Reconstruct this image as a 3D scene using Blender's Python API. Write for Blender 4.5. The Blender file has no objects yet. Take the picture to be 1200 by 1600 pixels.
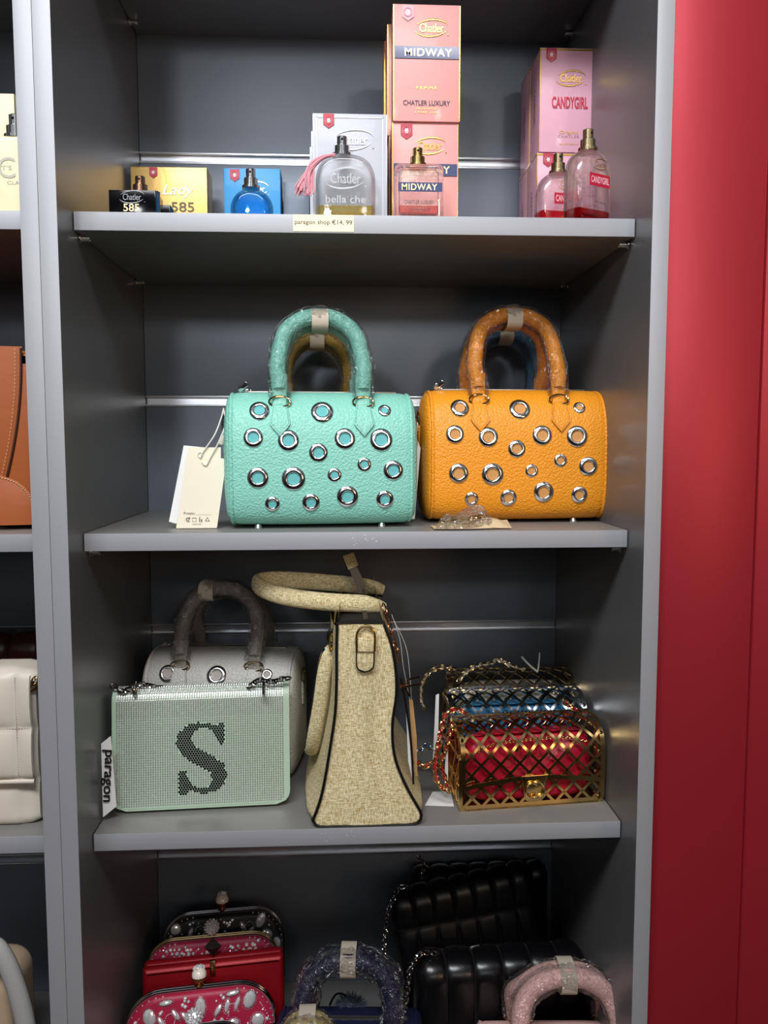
import bpy, math, random
import numpy as np
from mathutils import Vector, Matrix
random.seed(7)
PI = math.pi
C = bpy.context.scene.collection

# ------------------------------------------------------------------ camera
CAM = (0.30797, -0.92897, 0.10717); YAW, PITCH, ROLL = 0.05166, -0.08429, -0.0011; FPX = 1272.99
_f = Vector((math.sin(YAW)*math.cos(PITCH), math.cos(YAW)*math.cos(PITCH), math.sin(PITCH)))
_r0 = Vector((math.cos(YAW), -math.sin(YAW), 0)); _u0 = _r0.cross(_f)
_r = math.cos(ROLL)*_r0 + math.sin(ROLL)*_u0; _u = -math.sin(ROLL)*_r0 + math.cos(ROLL)*_u0
cd = bpy.data.cameras.new('camera'); cam = bpy.data.objects.new('camera', cd); C.objects.link(cam)
cd.sensor_fit = 'VERTICAL'; cd.sensor_height = 36; cd.lens = 36*FPX/1600; cd.clip_start = .02
cam.matrix_world = Matrix(((_r.x, _u.x, -_f.x, CAM[0]), (_r.y, _u.y, -_f.y, CAM[1]), (_r.z, _u.z, -_f.z, CAM[2]), (0, 0, 0, 1)))
bpy.context.scene.camera = cam
def at(px, py, Y):                       # the point of the depth plane Y seen at a pixel
    d = _f + _r*(px-600)/FPX + _u*(800-py)/FPX
    return Vector(CAM) + d*((Y-CAM[1])/d.y)

# ------------------------------------------------------------------ world, lamps, exposure
sc = bpy.context.scene
sc.view_settings.view_transform = 'Standard'; sc.view_settings.look = 'None'
sc.view_settings.gamma = 1; sc.view_settings.exposure = 0.0; sc.view_settings.use_curve_mapping = False
w = bpy.data.worlds.new('shop'); sc.world = w; w.use_nodes = True
nt = w.node_tree; nt.nodes.clear()
tc = nt.nodes.new('ShaderNodeTexCoord'); sx = nt.nodes.new('ShaderNodeSeparateXYZ'); rp = nt.nodes.new('ShaderNodeValToRGB')
mr = nt.nodes.new('ShaderNodeMapRange'); mr.inputs[1].default_value = -1; mr.inputs[2].default_value = 1
bg = nt.nodes.new('ShaderNodeBackground'); wo = nt.nodes.new('ShaderNodeOutputWorld')
nt.links.new(tc.outputs['Generated'], sx.inputs[0]); nt.links.new(sx.outputs['Z'], mr.inputs[0]); nt.links.new(mr.outputs[0], rp.inputs[0])
vo = nt.nodes.new('ShaderNodeTexVoronoi'); vo.distance = 'CHEBYCHEV'; vo.inputs['Scale'].default_value = 4.5; nt.links.new(tc.outputs['Generated'], vo.inputs['Vector'])   # random bright patches added for metal to reflect, in place of the unseen shop
sv = nt.nodes.new('ShaderNodeSeparateColor'); nt.links.new(vo.outputs['Color'], sv.inputs[0])
pw = nt.nodes.new('ShaderNodeMath'); pw.operation = 'POWER'; pw.inputs[1].default_value = 3; nt.links.new(sv.outputs[0], pw.inputs[0])
ml = nt.nodes.new('ShaderNodeMath'); ml.operation = 'MULTIPLY_ADD'; ml.inputs[1].default_value = 4.5; ml.inputs[2].default_value = .25; nt.links.new(pw.outputs[0], ml.inputs[0])
st_ = nt.nodes.new('ShaderNodeMath'); st_.operation = 'MULTIPLY'; st_.inputs[1].default_value = .26; nt.links.new(ml.outputs[0], st_.inputs[0]); nt.links.new(st_.outputs[0], bg.inputs[1])
nt.links.new(rp.outputs[0], bg.inputs[0]); nt.links.new(bg.outputs[0], wo.inputs[0])
cr = rp.color_ramp; cr.elements[0].position = 0.0; cr.elements[0].color = (.05, .045, .04, 1); cr.elements[1].position = 1; cr.elements[1].color = (.75, .8, .9, 1)
for p, c in ((.42, (.06, .055, .05, 1)), (.5, (.16, .15, .14, 1)), (.62, (.42, .42, .43, 1))):
    e = cr.elements.new(p); e.color = c

def lamp(name, typ, loc, target, power, color=(1, 1, 1), size=(.5, .5), spot=60, blend=1, soft=.05):
    l = bpy.data.lights.new(name, typ); l.energy = power; l.color = color
    if typ == 'AREA': l.shape = 'RECTANGLE'; l.size, l.size_y = size
    if typ == 'SPOT': l.spot_size = math.radians(spot); l.spot_blend = blend; l.shadow_soft_size = soft
    o = bpy.data.objects.new(name, l); C.objects.link(o); o.location = loc
    o.rotation_euler = (Vector(target)-Vector(loc)).to_track_quat('-Z', 'Y').to_euler(); return o
lamp('ceiling_panel_light', 'AREA', (.0, -1.45, 1.6), (.32, .0, -.1), 56, (.95, .97, 1), (1.6, .4))
lamp('track_spot_light', 'SPOT', (-.35, -2.6, .88), (.32, .2, .40), 95, (.95, .97, 1), spot=24, soft=.14)
lamp('track_spot_light', 'SPOT', (1.05, -2.7, .84), (.36, .2, .37), 45, (1, .97, .92), spot=24, soft=.10)
lamp('warm_display_light', 'AREA', (1.72, -2.0, .16), (.75, 0, .1), 5, (1, .62, .35), (.55, .45))
lamp('front_fill_light', 'AREA', (.6, -3.2, .7), (.3, 0, -.2), 6, (1, .97, .93), (1.6, .5))  # added frontal fill from behind the camera, not a real window

# ------------------------------------------------------------------ materials
def lin(h):
    if isinstance(h, tuple): return h+(1,) if len(h) == 3 else h
    v = [int(h[i:i+2], 16)/255 for i in (0, 2, 4)]
    return tuple(((x/12.92) if x <= .04045 else ((x+.055)/1.055)**2.4) for x in v)+(1,)
_M = {}
def mat(name, col, rough=.5, metal=0, coat=0, bump=None, spec=.5, trans=0, ior=1.45, mottle=None, sheen=0, emis=0):
    """bump: (kind, scale, strength, distance); mottle: (scale, amount[, stretch])"""
    if name in _M: return _M[name]
    m = bpy.data.materials.new(name); m.use_nodes = True; n = m.node_tree; b = n.nodes['Principled BSDF']
    b.inputs['Base Color'].default_value = lin(col); b.inputs['Roughness'].default_value = rough; b.inputs['Metallic'].default_value = metal
    b.inputs['Coat Weight'].default_value = coat; b.inputs['Coat Roughness'].default_value = .08
    b.inputs['Specular IOR Level'].default_value = spec; b.inputs['Transmission Weight'].default_value = trans; b.inputs['IOR'].default_value = ior
    if sheen: b.inputs['Sheen Weight'].default_value = sheen
    co = n.nodes.new('ShaderNodeTexCoord')
    if mottle:
        tx = n.nodes.new('ShaderNodeTexNoise'); tx.inputs['Scale'].default_value = mottle[0]; tx.inputs['Detail'].default_value = 3
        mp = n.nodes.new('ShaderNodeMapping'); n.links.new(co.outputs['Object'], mp.inputs[0]); n.links.new(mp.outputs[0], tx.inputs['Vector'])
        if len(mottle) > 2: mp.inputs['Scale'].default_value = mottle[2]
        mx = n.nodes.new('ShaderNodeMix'); mx.data_type = 'RGBA'; c = lin(col)
        mx.inputs[6].default_value = tuple(min(1, x*(1-mottle[1])) for x in c[:3])+(1,); mx.inputs[7].default_value = tuple(min(1, x*(1+mottle[1])) for x in c[:3])+(1,)
        n.links.new(tx.outputs[0], mx.inputs[0]); n.links.new(mx.outputs[2], b.inputs['Base Color'])
    if bump:
        kind, s, st, di = bump
        if kind == 'voronoi':
            tx = n.nodes.new('ShaderNodeTexVoronoi'); tx.feature = 'SMOOTH_F1'; out = 'Distance'
        elif kind == 'noise':
            tx = n.nodes.new('ShaderNodeTexNoise'); tx.inputs['Detail'].default_value = 3; out = 0
        elif kind == 'wrinkle':
            tx = n.nodes.new('ShaderNodeTexNoise'); tx.inputs['Detail'].default_value = 2; tx.inputs['Distortion'].default_value = 2.5; out = 0
        tx.inputs['Scale'].default_value = s; n.links.new(co.outputs['Object'], tx.inputs['Vector'])
        bp = n.nodes.new('ShaderNodeBump'); bp.inputs['Strength'].default_value = st; bp.inputs['Distance'].default_value = di
        if kind == 'voronoi': bp.invert = True
        n.links.new(tx.outputs[out], bp.inputs['Height']); n.links.new(bp.outputs[0], b.inputs['Normal'])
    _M[name] = m; return m
def film(name='clear_film', tint=(1, 1, 1), amt=.09, rough=.16):
    if name in _M: return _M[name]
    m = bpy.data.materials.new(name); m.use_nodes = True; n = m.node_tree; n.nodes.clear()
    t = n.nodes.new('ShaderNodeBsdfTransparent'); t.inputs[0].default_value = (*tint, 1); g = n.nodes.new('ShaderNodeBsdfGlossy'); g.inputs['Roughness'].default_value = rough
    lw = n.nodes.new('ShaderNodeLayerWeight'); lw.inputs[0].default_value = .35; ad = n.nodes.new('ShaderNodeMath'); ad.operation = 'MULTIPLY_ADD'
    ad.inputs[1].default_value = .38; ad.inputs[2].default_value = amt
    ns = n.nodes.new('ShaderNodeTexNoise'); ns.inputs['Scale'].default_value = 75; ns.inputs['Distortion'].default_value = 3; co = n.nodes.new('ShaderNodeTexCoord')
    bp = n.nodes.new('ShaderNodeBump'); bp.inputs['Distance'].default_value = .012; mx = n.nodes.new('ShaderNodeMixShader'); o = n.nodes.new('ShaderNodeOutputMaterial')
    L = n.links.new
    L(co.outputs['Object'], ns.inputs['Vector']); L(ns.outputs[0], bp.inputs['Height']); L(bp.outputs[0], g.inputs['Normal']); L(bp.outputs[0], lw.inputs['Normal'])
    n2 = n.nodes.new('ShaderNodeTexNoise'); n2.inputs['Scale'].default_value = 95; n2.inputs['Distortion'].default_value = 2.2; n2.inputs['Detail'].default_value = 1
    cr_ = n.nodes.new('ShaderNodeValToRGB'); e_ = cr_.color_ramp.elements; e_[0].position = .475; e_[0].color = (0, 0, 0, 1); e_[1].position = .525; e_[1].color = (0, 0, 0, 1); m_ = e_.new(.5); m_.color = (1, 1, 1, 1)
    a2 = n.nodes.new('ShaderNodeMath'); a2.operation = 'MULTIPLY_ADD'; a2.inputs[1].default_value = .34; L(co.outputs['Object'], n2.inputs['Vector']); L(n2.outputs[0], cr_.inputs[0]); L(cr_.outputs[0], a2.inputs[0]); L(ad.outputs[0], a2.inputs[2])
    L(lw.outputs['Fresnel'], ad.inputs[0]); L(a2.outputs[0], mx.inputs[0]); L(t.outputs[0], mx.inputs[1]); L(g.outputs[0], mx.inputs[2]); L(mx.outputs[0], o.inputs[0])
    _M[name] = m; return m
def linen():
    if 'linen' in _M: return _M['linen']
    m = mat('linen', 'C9B88A', .85); n = m.node_tree; b = n.nodes['Principled BSDF']; L = n.links.new
    co = n.nodes.new('ShaderNodeTexCoord'); hs = []
    for s in ((1400, 1400, 160), (160, 160, 1400)):
        mp = n.nodes.new('ShaderNodeMapping'); mp.inputs['Scale'].default_value = s; L(co.outputs['Object'], mp.inputs[0])
        t = n.nodes.new('ShaderNodeTexNoise'); t.inputs['Scale'].default_value = 1; L(mp.outputs[0], t.inputs['Vector']); hs.append(t.outputs[0])
    a = n.nodes.new('ShaderNodeMath'); a.operation = 'ADD'; L(hs[0], a.inputs[0]); L(hs[1], a.inputs[1])
    r = n.nodes.new('ShaderNodeValToRGB'); r.color_ramp.elements[0].position = .78/2; r.color_ramp.elements[1].position = 1.2/2
    h = n.nodes.new('ShaderNodeMath'); h.operation = 'MULTIPLY'; h.inputs[1].default_value = .5; L(a.outputs[0], h.inputs[0]); L(h.outputs[0], r.inputs[0])
    r.color_ramp.elements[0].color = lin('AD9355'); r.color_ramp.elements[1].color = lin('F4E9C2'); L(r.outputs[0], b.inputs['Base Color'])
    bp = n.nodes.new('ShaderNodeBump'); bp.inputs['Strength'].default_value = .5; bp.inputs['Distance'].default_value = .001; L(h.outputs[0], bp.inputs['Height']); L(bp.outputs[0], b.inputs['Normal'])
    return m

LAM_SIDE = mat('laminate_side', '7A7A7B', .36, .45, bump=('noise', 1500, .05, .0005))
LAM_BACK = mat('laminate_back', '6A717B', .42, .25, bump=('noise', 900, .12, .0008))
LAM_SHELF = mat('laminate_shelf', '84827F', .40, .25, bump=('noise', 1200, .06, .0005))
LAM_EDGE = mat('laminate_edge', '9C9DA2', .45, .1, bump=('noise', 1200, .05, .0005))  # same laminate as the boards; brighter light on front edges put into colour
ALU = mat('aluminium', 'C9CCD2', .28, .9)
CHROME = mat('chrome', 'DEDEE0', .14, 1)
NICKEL = mat('dark_nickel', 'A4A0A0', .12, 1)
GOLD = mat('gold_metal', 'DDBB7C', .19, 1)
PALEGOLD = mat('pale_gold_metal', 'CDB88E', .18, 1)
COPPER = mat('rose_gold_metal', 'C79C80', .16, 1)
BLACKM = mat('black_plastic', '0B0B0C', .35)
PAPER = mat('cream_card', 'E9E1CB', .8)
WHITEP = mat('white_card', 'E8E8E6', .7)
GREYPRINT = mat('grey_print', '6A6258', .8)
KRAFT = mat('sleeve_paper', 'B9AD9B', .75, bump=('noise', 500, .2, .001))
CORD = mat('white_cord', 'DAD6CC', .7)
REDM = mat('red_lacquer', 'A42833', .40, .35, bump=('noise', 700, .04, .0005))
def leather(name, col, rough=.42): return mat(name, col, rough, bump=('voronoi', 430, .65, .0016), spec=.45)

# ------------------------------------------------------------------ mesh builder
class MB:
    def __init__(s): s.v = []; s.f = []
    def add(s, vs, fs, M=None):
        o = len(s.v); s.v += [tuple(M @ Vector(v)) if M is not None else tuple(v) for v in vs]; s.f += [tuple(i+o for i in f) for f in fs]; return s
    def box(s, x0, x1, y0, y1, z0, z1, b=0, M=None):
        if b <= 0:
            v = [(x, y, z) for x in (x0, x1) for y in (y0, y1) for z in (z0, z1)]
            return s.add(v, [(0, 1, 3, 2), (4, 6, 7, 5), (0, 4, 5, 1), (2, 3, 7, 6), (0, 2, 6, 4), (1, 5, 7, 3)], M)
        return s.slab([(x0, z0), (x1, z0), (x1, z1), (x0, z1)], y0, y1, b, 2, M)
    def slab(s, out, y0, y1, r=0, seg=3, M=None, flip=False):
        """outline (x,z) anticlockwise as seen from -Y, extruded y0..y1 with rounded rims"""
        n = len(out)
        def inset(d):
            res = []
            for i in range(n):
                a, b, c = Vector(out[i-1]), Vector(out[i]), Vector(out[(i+1) % n])
                e1 = (b-a); e2 = (c-b)
                if e1.length < 1e-9: e1 = e2
                if e2.length < 1e-9: e2 = e1
                e1 = e1.normalized(); e2 = e2.normalized()
                n1 = Vector((-e1.y, e1.x)); n2 = Vector((-e2.y, e2.x)); m = n1+n2
                if m.length < 1e-6: m = n1
                m.normalize(); k = d/max(.5, m.dot(n1)); res.append((b.x+m.x*k, b.y+m.y*k))
            return res
        L = []
        if r > 0:
            for k in range(seg+1):
                a = PI/2*k/seg; L.append((inset(r*(1-math.sin(a))), y0+r*(1-math.cos(a))))
            for k in range(seg, -1, -1):
                a = PI/2*k/seg; L.append((inset(r*(1-math.sin(a))), y1-r*(1-math.cos(a))))
        else: L = [(out, y0), (out, y1)]
        vs = [(x, y, z) for o, y in L for x, z in o]; fs = []
        for k in range(len(L)-1):
            for i in range(n):
                j = (i+1) % n; fs.append((k*n+i, (k+1)*n+i, (k+1)*n+j, k*n+j))
        fs.append(tuple(range(n))); fs.append(tuple(reversed(range((len(L)-1)*n, len(L)*n))))
        if flip: fs = [tuple(reversed(f)) for f in fs]
        return s.add(vs, fs, M)
    def tube(s, path, rad, seg=10, closed=False, flat=1, up=None, caps=True, M=None):
        """rad: number or function of t; flat: squash of the second axis"""
        P = [Vector(p) for p in path]; n = len(P); vs = []; fs = []
        nrm = None
        for i, p in enumerate(P):
            if closed: t = (P[(i+1) % n]-P[i-1])
            else: t = P[min(i+1, n-1)]-P[max(i-1, 0)]
            t.normalize()
            if up is not None: a = Vector(up); a = (a-t*a.dot(t))
            elif nrm is None: a = Vector((0, 0, 1)) if abs(t.z) < .9 else Vector((1, 0, 0)); a = a-t*a.dot(t)
            else: a = nrm-t*nrm.dot(t)
            if a.length < 1e-6: a = t.orthogonal()
            a.normalize(); nrm = a; b = t.cross(a)
            r = rad(i/(n-1)) if callable(rad) else rad
            for k in range(seg):
                c = 2*PI*k/seg; vs.append(p+a*(r*math.cos(c))+b*(r*flat*math.sin(c)))
        m = n if closed else n-1
        for i in range(m):
            for k in range(seg):
                j = (i+1) % n; l = (k+1) % seg; fs.append((i*seg+k, i*seg+l, j*seg+l, j*seg+k))
        if not closed and caps: fs.append(tuple(reversed(range(seg)))); fs.append(tuple(range((n-1)*seg, n*seg)))
        return s.add(vs, fs, M)
    def lathe(s, prof, seg=24, M=None):
        """prof: (r,z) list, axis Z"""
        n = len(prof); vs = [(r*math.cos(2*PI*k/seg), r*math.sin(2*PI*k/seg), z) for k in range(seg) for r, z in prof]; fs = []
        for k in range(seg):
            l = (k+1) % seg
            for i in range(n-1): fs.append((k*n+i, l*n+i, l*n+i+1, k*n+i+1))
        return s.add(vs, fs, M)
    def ball(s, c, r, seg=10, sc=(1, 1, 1), M=None):
        n = seg//2; prof = [(max(1e-5, math.sin(PI*i/n))*r, -math.cos(PI*i/n)*r) for i in range(n+1)]
        T = Matrix.Translation(c) @ Matrix.Diagonal((*sc, 1)); return s.lathe(prof, seg, (M @ T) if M is not None else T)
    def grid(s, fn, nu, nv, closed_u=False, closed_v=False, M=None):
        vs = [fn(i/(nu if closed_u else nu-1), j/(nv if closed_v else nv-1)) for i in range(nu) for j in range(nv)]; fs = []
        for i in range(nu if closed_u else nu-1):
            for j in range(nv if closed_v else nv-1):
                a, b = (i+1) % nu, (j+1) % nv; fs.append((i*nv+j, a*nv+j, a*nv+b, i*nv+b))
        return s.add(vs, fs, M)
    def build(s, name, m, parent=None, smooth=35, fix=True):
        me = bpy.data.meshes.new(name); me.from_pydata(s.v, [], s.f); me.update()
        if fix:
            import bmesh
            bm = bmesh.new(); bm.from_mesh(me); bmesh.ops.recalc_face_normals(bm, faces=bm.faces); bm.to_mesh(me); bm.free()
        if smooth:
            me.polygons.foreach_set('use_smooth', [True]*len(me.polygons)); me.set_sharp_from_angle(angle=math.radians(smooth))
        me.materials.append(m); o = bpy.data.objects.new(name, me); C.objects.link(o)
        if parent is not None: o.parent = parent
        return o
def T(x, y, z): return Matrix.Translation((x, y, z))
def R(a, ax): return Matrix.Rotation(math.radians(a), 4, ax)
def tag(o, label=None, cat=None, group=None, kind=None):
    if label: o['label'] = label
    if cat: o['category'] = cat
    if group: o['group'] = group
    if kind: o['kind'] = kind
    return o
def thing(name, label, cat, loc=(0, 0, 0), rz=0, group=None, rx=0, ry=0, s=1):
    o = bpy.data.objects.new(name, None); C.objects.link(o); o.location = loc; o.empty_display_size = .02
    o.rotation_euler = (math.radians(rx), math.radians(ry), math.radians(rz)); o.scale = (s, s, s); return tag(o, label, cat, group)
def crom(P, n=8, closed=False):
    P = [Vector(p) for p in P]; out = []; m = len(P)
    for i in range(m if closed else m-1):
        if closed: a, b, c, d = P[i-1], P[i], P[(i+1) % m], P[(i+2) % m]
        else: a, b, c, d = P[max(i-1, 0)], P[i], P[i+1], P[min(i+2, m-1)]
        for k in range(n):
            t = k/n; out.append(.5*((2*b)+(c-a)*t+(2*a-5*b+4*c-d)*t*t+(3*b-3*c+d-a)*t**3))
    if not closed: out.append(P[-1])
    return out
def rrect(x0, x1, z0, z1, r, n=6, rs=None):
    rs = rs or (r, r, r, r); out = []       # corner radii: bottom left, bottom right, top right, top left
    for (cx, cz, a0), q in zip(((x0, z0, 180), (x1, z0, 270), (x1, z1, 0), (x0, z1, 90)), rs):
        sx_ = 1 if cx == x0 else -1; sz_ = 1 if cz == z0 else -1
        for k in range(n+1):
            a = math.radians(a0+90*k/n); out.append((cx+sx_*q+q*math.cos(a), cz+sz_*q+q*math.sin(a)))
    return out
_T = {}
def text(parent, name, string, x, z, y, w, h, m, shear=0, bold=0, space=1, ext=.0002, M=None):
    """lettering centred at x,z on the plane y facing -Y, fitted to w by h"""
    key = (string, shear, bold, space)
    if key not in _T:
        cu = bpy.data.curves.new('t', 'FONT'); cu.body = string; cu.shear = shear; cu.offset = bold; cu.space_character = space; cu.resolution_u = 4
        o = bpy.data.objects.new('t', cu); C.objects.link(o); bpy.context.view_layer.update()
        me = bpy.data.meshes.new_from_object(o.evaluated_get(bpy.context.evaluated_depsgraph_get()))
        V = [tuple(v.co) for v in me.vertices]; F = [tuple(p.vertices) for p in me.polygons]
        bpy.data.objects.remove(o); bpy.data.curves.remove(cu); bpy.data.meshes.remove(me); _T[key] = (V, F)
    V, F = _T[key]; xs = [v[0] for v in V]; ys = [v[1] for v in V]; a, b, c, d = min(xs), max(xs), min(ys), max(ys)
    kx = w/(b-a); ky = (h/(d-c)) if h else kx
    mb = MB(); mb.add([(x+(v[0]-(a+b)/2)*kx, y-ext, z+(v[1]-(c+d)/2)*ky) for v in V], F, M)
    return mb.build(name, m, parent, smooth=0, fix=False)

# ================================================================== SETTING: the shelving
W, D, TH, SY, TP = .66, .38319, .02107, .05322, .01984
Z1, Z2, Z3, Z4 = .37385, 0, -.37227, -.80
ZT, ZB = 1.02, -1.02; ZS0 = .7468
def unit(x0, x1, label, pins, chan_z):
    t = thing('shelving_unit', label, 'shelf unit', ((x0+x1)/2, 0, ZB)); ox, oz = -(x0+x1)/2, -ZB
    for xa, xb in ((x0-TP, x0), (x1, x1+TP)):
        p = MB().box(xa+ox+.0004, xb+ox-.0004, .0006, D, 0, ZT-ZB, .0).build('side_panel', LAM_SIDE, t)
        MB().box(xa+ox+.0002, xb+ox-.0002, -.0008, .0006, 0, ZT-ZB, .0003).build('edge_band', LAM_EDGE, p)
    b = MB(); zs = [ZB]+sorted(chan_z)+[ZT]
    MB().box(x0+ox-TP, x1+ox+TP, D+.012, D+.02, 0, ZT-ZB).build('back_panel', LAM_BACK, t)
    for i in range(len(zs)-1):
        MB().box(x0+ox, x1+ox, D, D+.012, zs[i]+oz+(.0075 if i else 0), zs[i+1]+oz-(.0075 if i < len(zs)-2 else 0), .0008).build('back_board', LAM_BACK, t)
    for z in chan_z:
        c = MB(); xa, xb = x0+ox, x1+ox
        c.box(xa, xb, D+.0005, D+.012, z+oz-.0075, z+oz-.0055); c.box(xa, xb, D+.0005, D+.012, z+oz+.0055, z+oz+.0075); c.box(xa, xb, D+.007, D+.012, z+oz-.0055, z+oz+.0055)
        c.box(xa, xb, D-.0012, D+.0008, z+oz-.0085, z+oz-.0050, .0004); c.box(xa, xb, D-.0012, D+.0008, z+oz+.006, z+oz+.0085, .0004)
        c.build('channel_insert', ALU, t)
    for z in pins:
        for x, sgn in ((x0, 1), (x1, -1)):
            for y in (SY+.022, D-.045):
                m = MB(); M = T(x+ox+sgn*.0006, y, z+oz-TH-.0042) @ R(90*sgn, 'Y')
                m.lathe([(0, 0), (.0052, 0), (.0052, .002), (.0034, .0026), (.0034, .0115), (.0026, .0125), (0, .0125)], 16, M)
                m.box(-.0034, .0034, -.003, .003, .003, .0120, .0006, M @ T(-.0008*sgn, 0, 0))
                m.build('shelf_pin', CHROME, t)
    return t
unit(0, W, 'grey metallic shelf unit in the centre holding perfumes and handbags', (ZS0, Z1, Z2, Z3), (.5455, .1735, -.1925, -.5705))
LX0, LX1 = -.70, -2*TP
unit(LX0, LX1, 'grey shelf unit cut off by the left edge of the picture', (ZS0, Z1, Z2, Z3), (.5455, .1735, -.1925, -.5705))
def shelf(x0, x1, z, label):
    t = thing('shelf_board', label, 'shelf', ((x0+x1)/2, SY, z)); h = (x1-x0)/2-.0008
    MB().box(-h, h, .0012, D-SY-.0008, -TH, 0, .0004).build('board', LAM_SHELF, t)
    MB().box(-h, h, -.0003, .0012, -TH, 0, .0004).build('edge_band', LAM_EDGE, t)
    return t
SH = {}
for x0, x1, side in ((0, W, 'centre'), (LX0, LX1, 'left')):
    for k, z in enumerate((ZS0, Z1, Z2, Z3, Z4)):
        lab = {'centre': ['grey shelf board above the perfumes at the very top', 'grey shelf board carrying perfumes with a price sticker on its edge', 'grey shelf board under the turquoise and orange bags', 'grey shelf board under the rhinestone bag and linen tote', 'grey bottom shelf board under the jewelled clutches and black bags'],
               'left': ['grey shelf board at the top of the cut-off left unit', 'grey shelf board of the left unit under the cream perfume box', 'grey shelf board of the left unit under the tan tote', 'grey shelf board of the left unit under the ivory quilted bag', 'grey bottom shelf board of the cut-off left unit']}[side][k]
        SH[side, k] = shelf(x0, x1, z, lab)
# worn scuffs on the front edges
for x, z, s_ in ((.333, Z2, 1), (.30, Z3, .8)):
    m = MB()
    for i in range(12):
        a = (random.uniform(-.022, .022), random.uniform(-.016, -.002)); q = random.uniform(.0004, .0013)*s_
        m.slab([(a[0]+q*math.cos(t_)*random.uniform(.5, 1.4), a[1]+q*math.sin(t_)*random.uniform(.4, 1)) for t_ in [2*PI*j/6 for j in range(6)]], -.0005, -.0002)
    m.build('scuff_marks', mat('pale_scuff', 'C3C6CA', .6), SH['centre', 2 if z == Z2 else 3]).location.x = x-W/2
# price sticker
s = at(505.5, 349, SY); t = thing('price_sticker', 'cream price sticker on the front edge of the perfume shelf', 'sticker', (s.x, SY-.0006, s.z))
MB().box(-.0355, .0355, -.0004, 0, -.0096, .0096).build('paper', mat('sticker_paper', 'E8DDBF', .7), t)
text(t, 'lettering', 'paragon shop €14, 99', 0, .0005, -.0005, .067, .0068, mat('sticker_ink', '4A463E', .7))
# red panels on the right
REDX = .7985
tag(MB().box(W+TP+.0015, REDX, .012, .03, ZB, ZT, .0015).build('wall_right', REDM), kind='structure')
tag(MB().box(REDX+.0006, 1.35, .009, .03, ZB, ZT, .0025).build('wall_right_return', REDM), kind='structure')

# ================================================================== PERFUME SHELF
GOLDPRINT = mat('gold_foil', 'C9A24F', .25, .9); SILVERPRINT = mat('silver_foil', 'A8AAB0', .3, .7); NAVYP = mat('navy_print', '1F2C5E', .4, coat=.5)
REDP = mat('red_print', 'B3203A', .4); SEALR = mat('seal_red', 'B01838', .4, coat=.4); SEALW = mat('seal_white', 'F2E6E8', .5); INK = mat('dark_ink', '3A3040', .5)
def logo(t, x, z, y, w, m, name='emblem', txt='Chatler', M=None):
    text(t, name, txt, x, z, y, w*.72, w*.25, m, M=M, bold=.004)
    mb = MB()
    for a0, a1, sg in ((15, 150, 1), (195, 330, 1)):
        pts = [(x+.5*w*math.cos(math.radians(a)), y-.0001, z+.24*w*math.sin(math.radians(a))+.04*w*math.cos(math.radians(a))) for a in [a0+(a1-a0)*i/16 for i in range(17)]]
        mb.tube(pts, lambda q: w*.022*math.sin(PI*max(.05, min(.95, q)))+.00012, 5, flat=.3, up=(0, 0, 1), M=M)
    mb.ball((x+.5*w, y, z-.19*w), w*.022, 6, M=M)
    mb.build('swoosh', m, t)
def seal(t, x, z, y, w):
    p = MB().slab([(x-w/2, z-w*.95), (x, z-w*1.3), (x+w/2, z-w*.95), (x+w/2, z), (x-w/2, z)], y-.0003, y).build('seal_sticker', SEALR, t)
    m = MB(); m.tube([(x+w*.34*math.cos(a), y-.0005, z-w*.6+w*.34*math.sin(a)) for a in [2*PI*i/20 for i in range(20)]], w*.05, 4, closed=True, flat=.4, up=(0, 1, 0))
    for dz, ww in ((.13, .26), (0, .36), (-.13, .26)): m.box(x-w*ww/2, x+w*ww/2, y-.0006, y-.0003, z-w*.6+w*dz-w*.045, z-w*.6+w*dz+w*.045)
    m.build('seal_print', SEALW, p)
def carton(label, x0, x1, y, z, h, d, col, edge, group=None, name='perfume_box', rz=0, metal=0, rough=.5, mottle=None):
    t = thing(name, label, 'box', ((x0+x1)/2, y, z), rz, group); w_ = (x1-x0)/2
    MB().box(-w_, w_, 0, d, 0, h, .0008).build('carton', mat('carton_'+col, col, rough, metal, coat=.06, mottle=mottle, bump=('wrinkle', 14, .25, .002)), t)
    if edge:
        e = MB(); e.box(-w_-.0003, -w_+.0008, -.0003, .0008, .001, h-.001); e.box(w_-.0008, w_+.0003, -.0003, .0008, .001, h-.001)
        e.build('foil_edge', edge, t)
    return t, w_
# --- pink MIDWAY boxes: three deep, two high
def midway(label, xc, y, z, detail=True):
    t, hw = carton(label, xc-.0425, xc+.0425, y, z, .1425, .042, 'D8948F', GOLDPRINT, 'pink boxes stacked in the middle of the top shelf')
    if not detail: return t
    seal(t, -.024, .141, -.0008, .015); logo(t, .006, .114, -.0008, .042, GOLDPRINT)
    MB().box(-.0405, .0415, -.0012, -.0004, .0765, .0915).build('printed_band', NAVYP, t)
    text(t, 'lettering', 'MIDWAY', .002, .084, -.0014, .060, .0092, mat('cream_foil', 'EAD9A0', .3, .6), bold=.006, space=1.1)
    text(t, 'lettering', 'CHATLER LUXURY', .0, .0225, -.0008, .060, .0062, INK, bold=.006)
    text(t, 'lettering', 'FEMME', .0, .041, -.0008, .026, .0032, GOLDPRINT, space=1.4); text(t, 'lettering', 'EAU DE PARFUM', .0, .0155, -.0008, .027, .002, GOLDPRINT)
    text(t, 'lettering', '100 ml', .0, .011, -.0008, .03, .0018, GOLDPRINT)
    return t
midway('pink perfume box with navy MIDWAY band standing on the shelf behind the small square bottle', .4172, .150, Z1)
midway('upper pink box with navy MIDWAY band, topmost and frontmost of the stack', .4185, .146, Z1+.1428)
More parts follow.
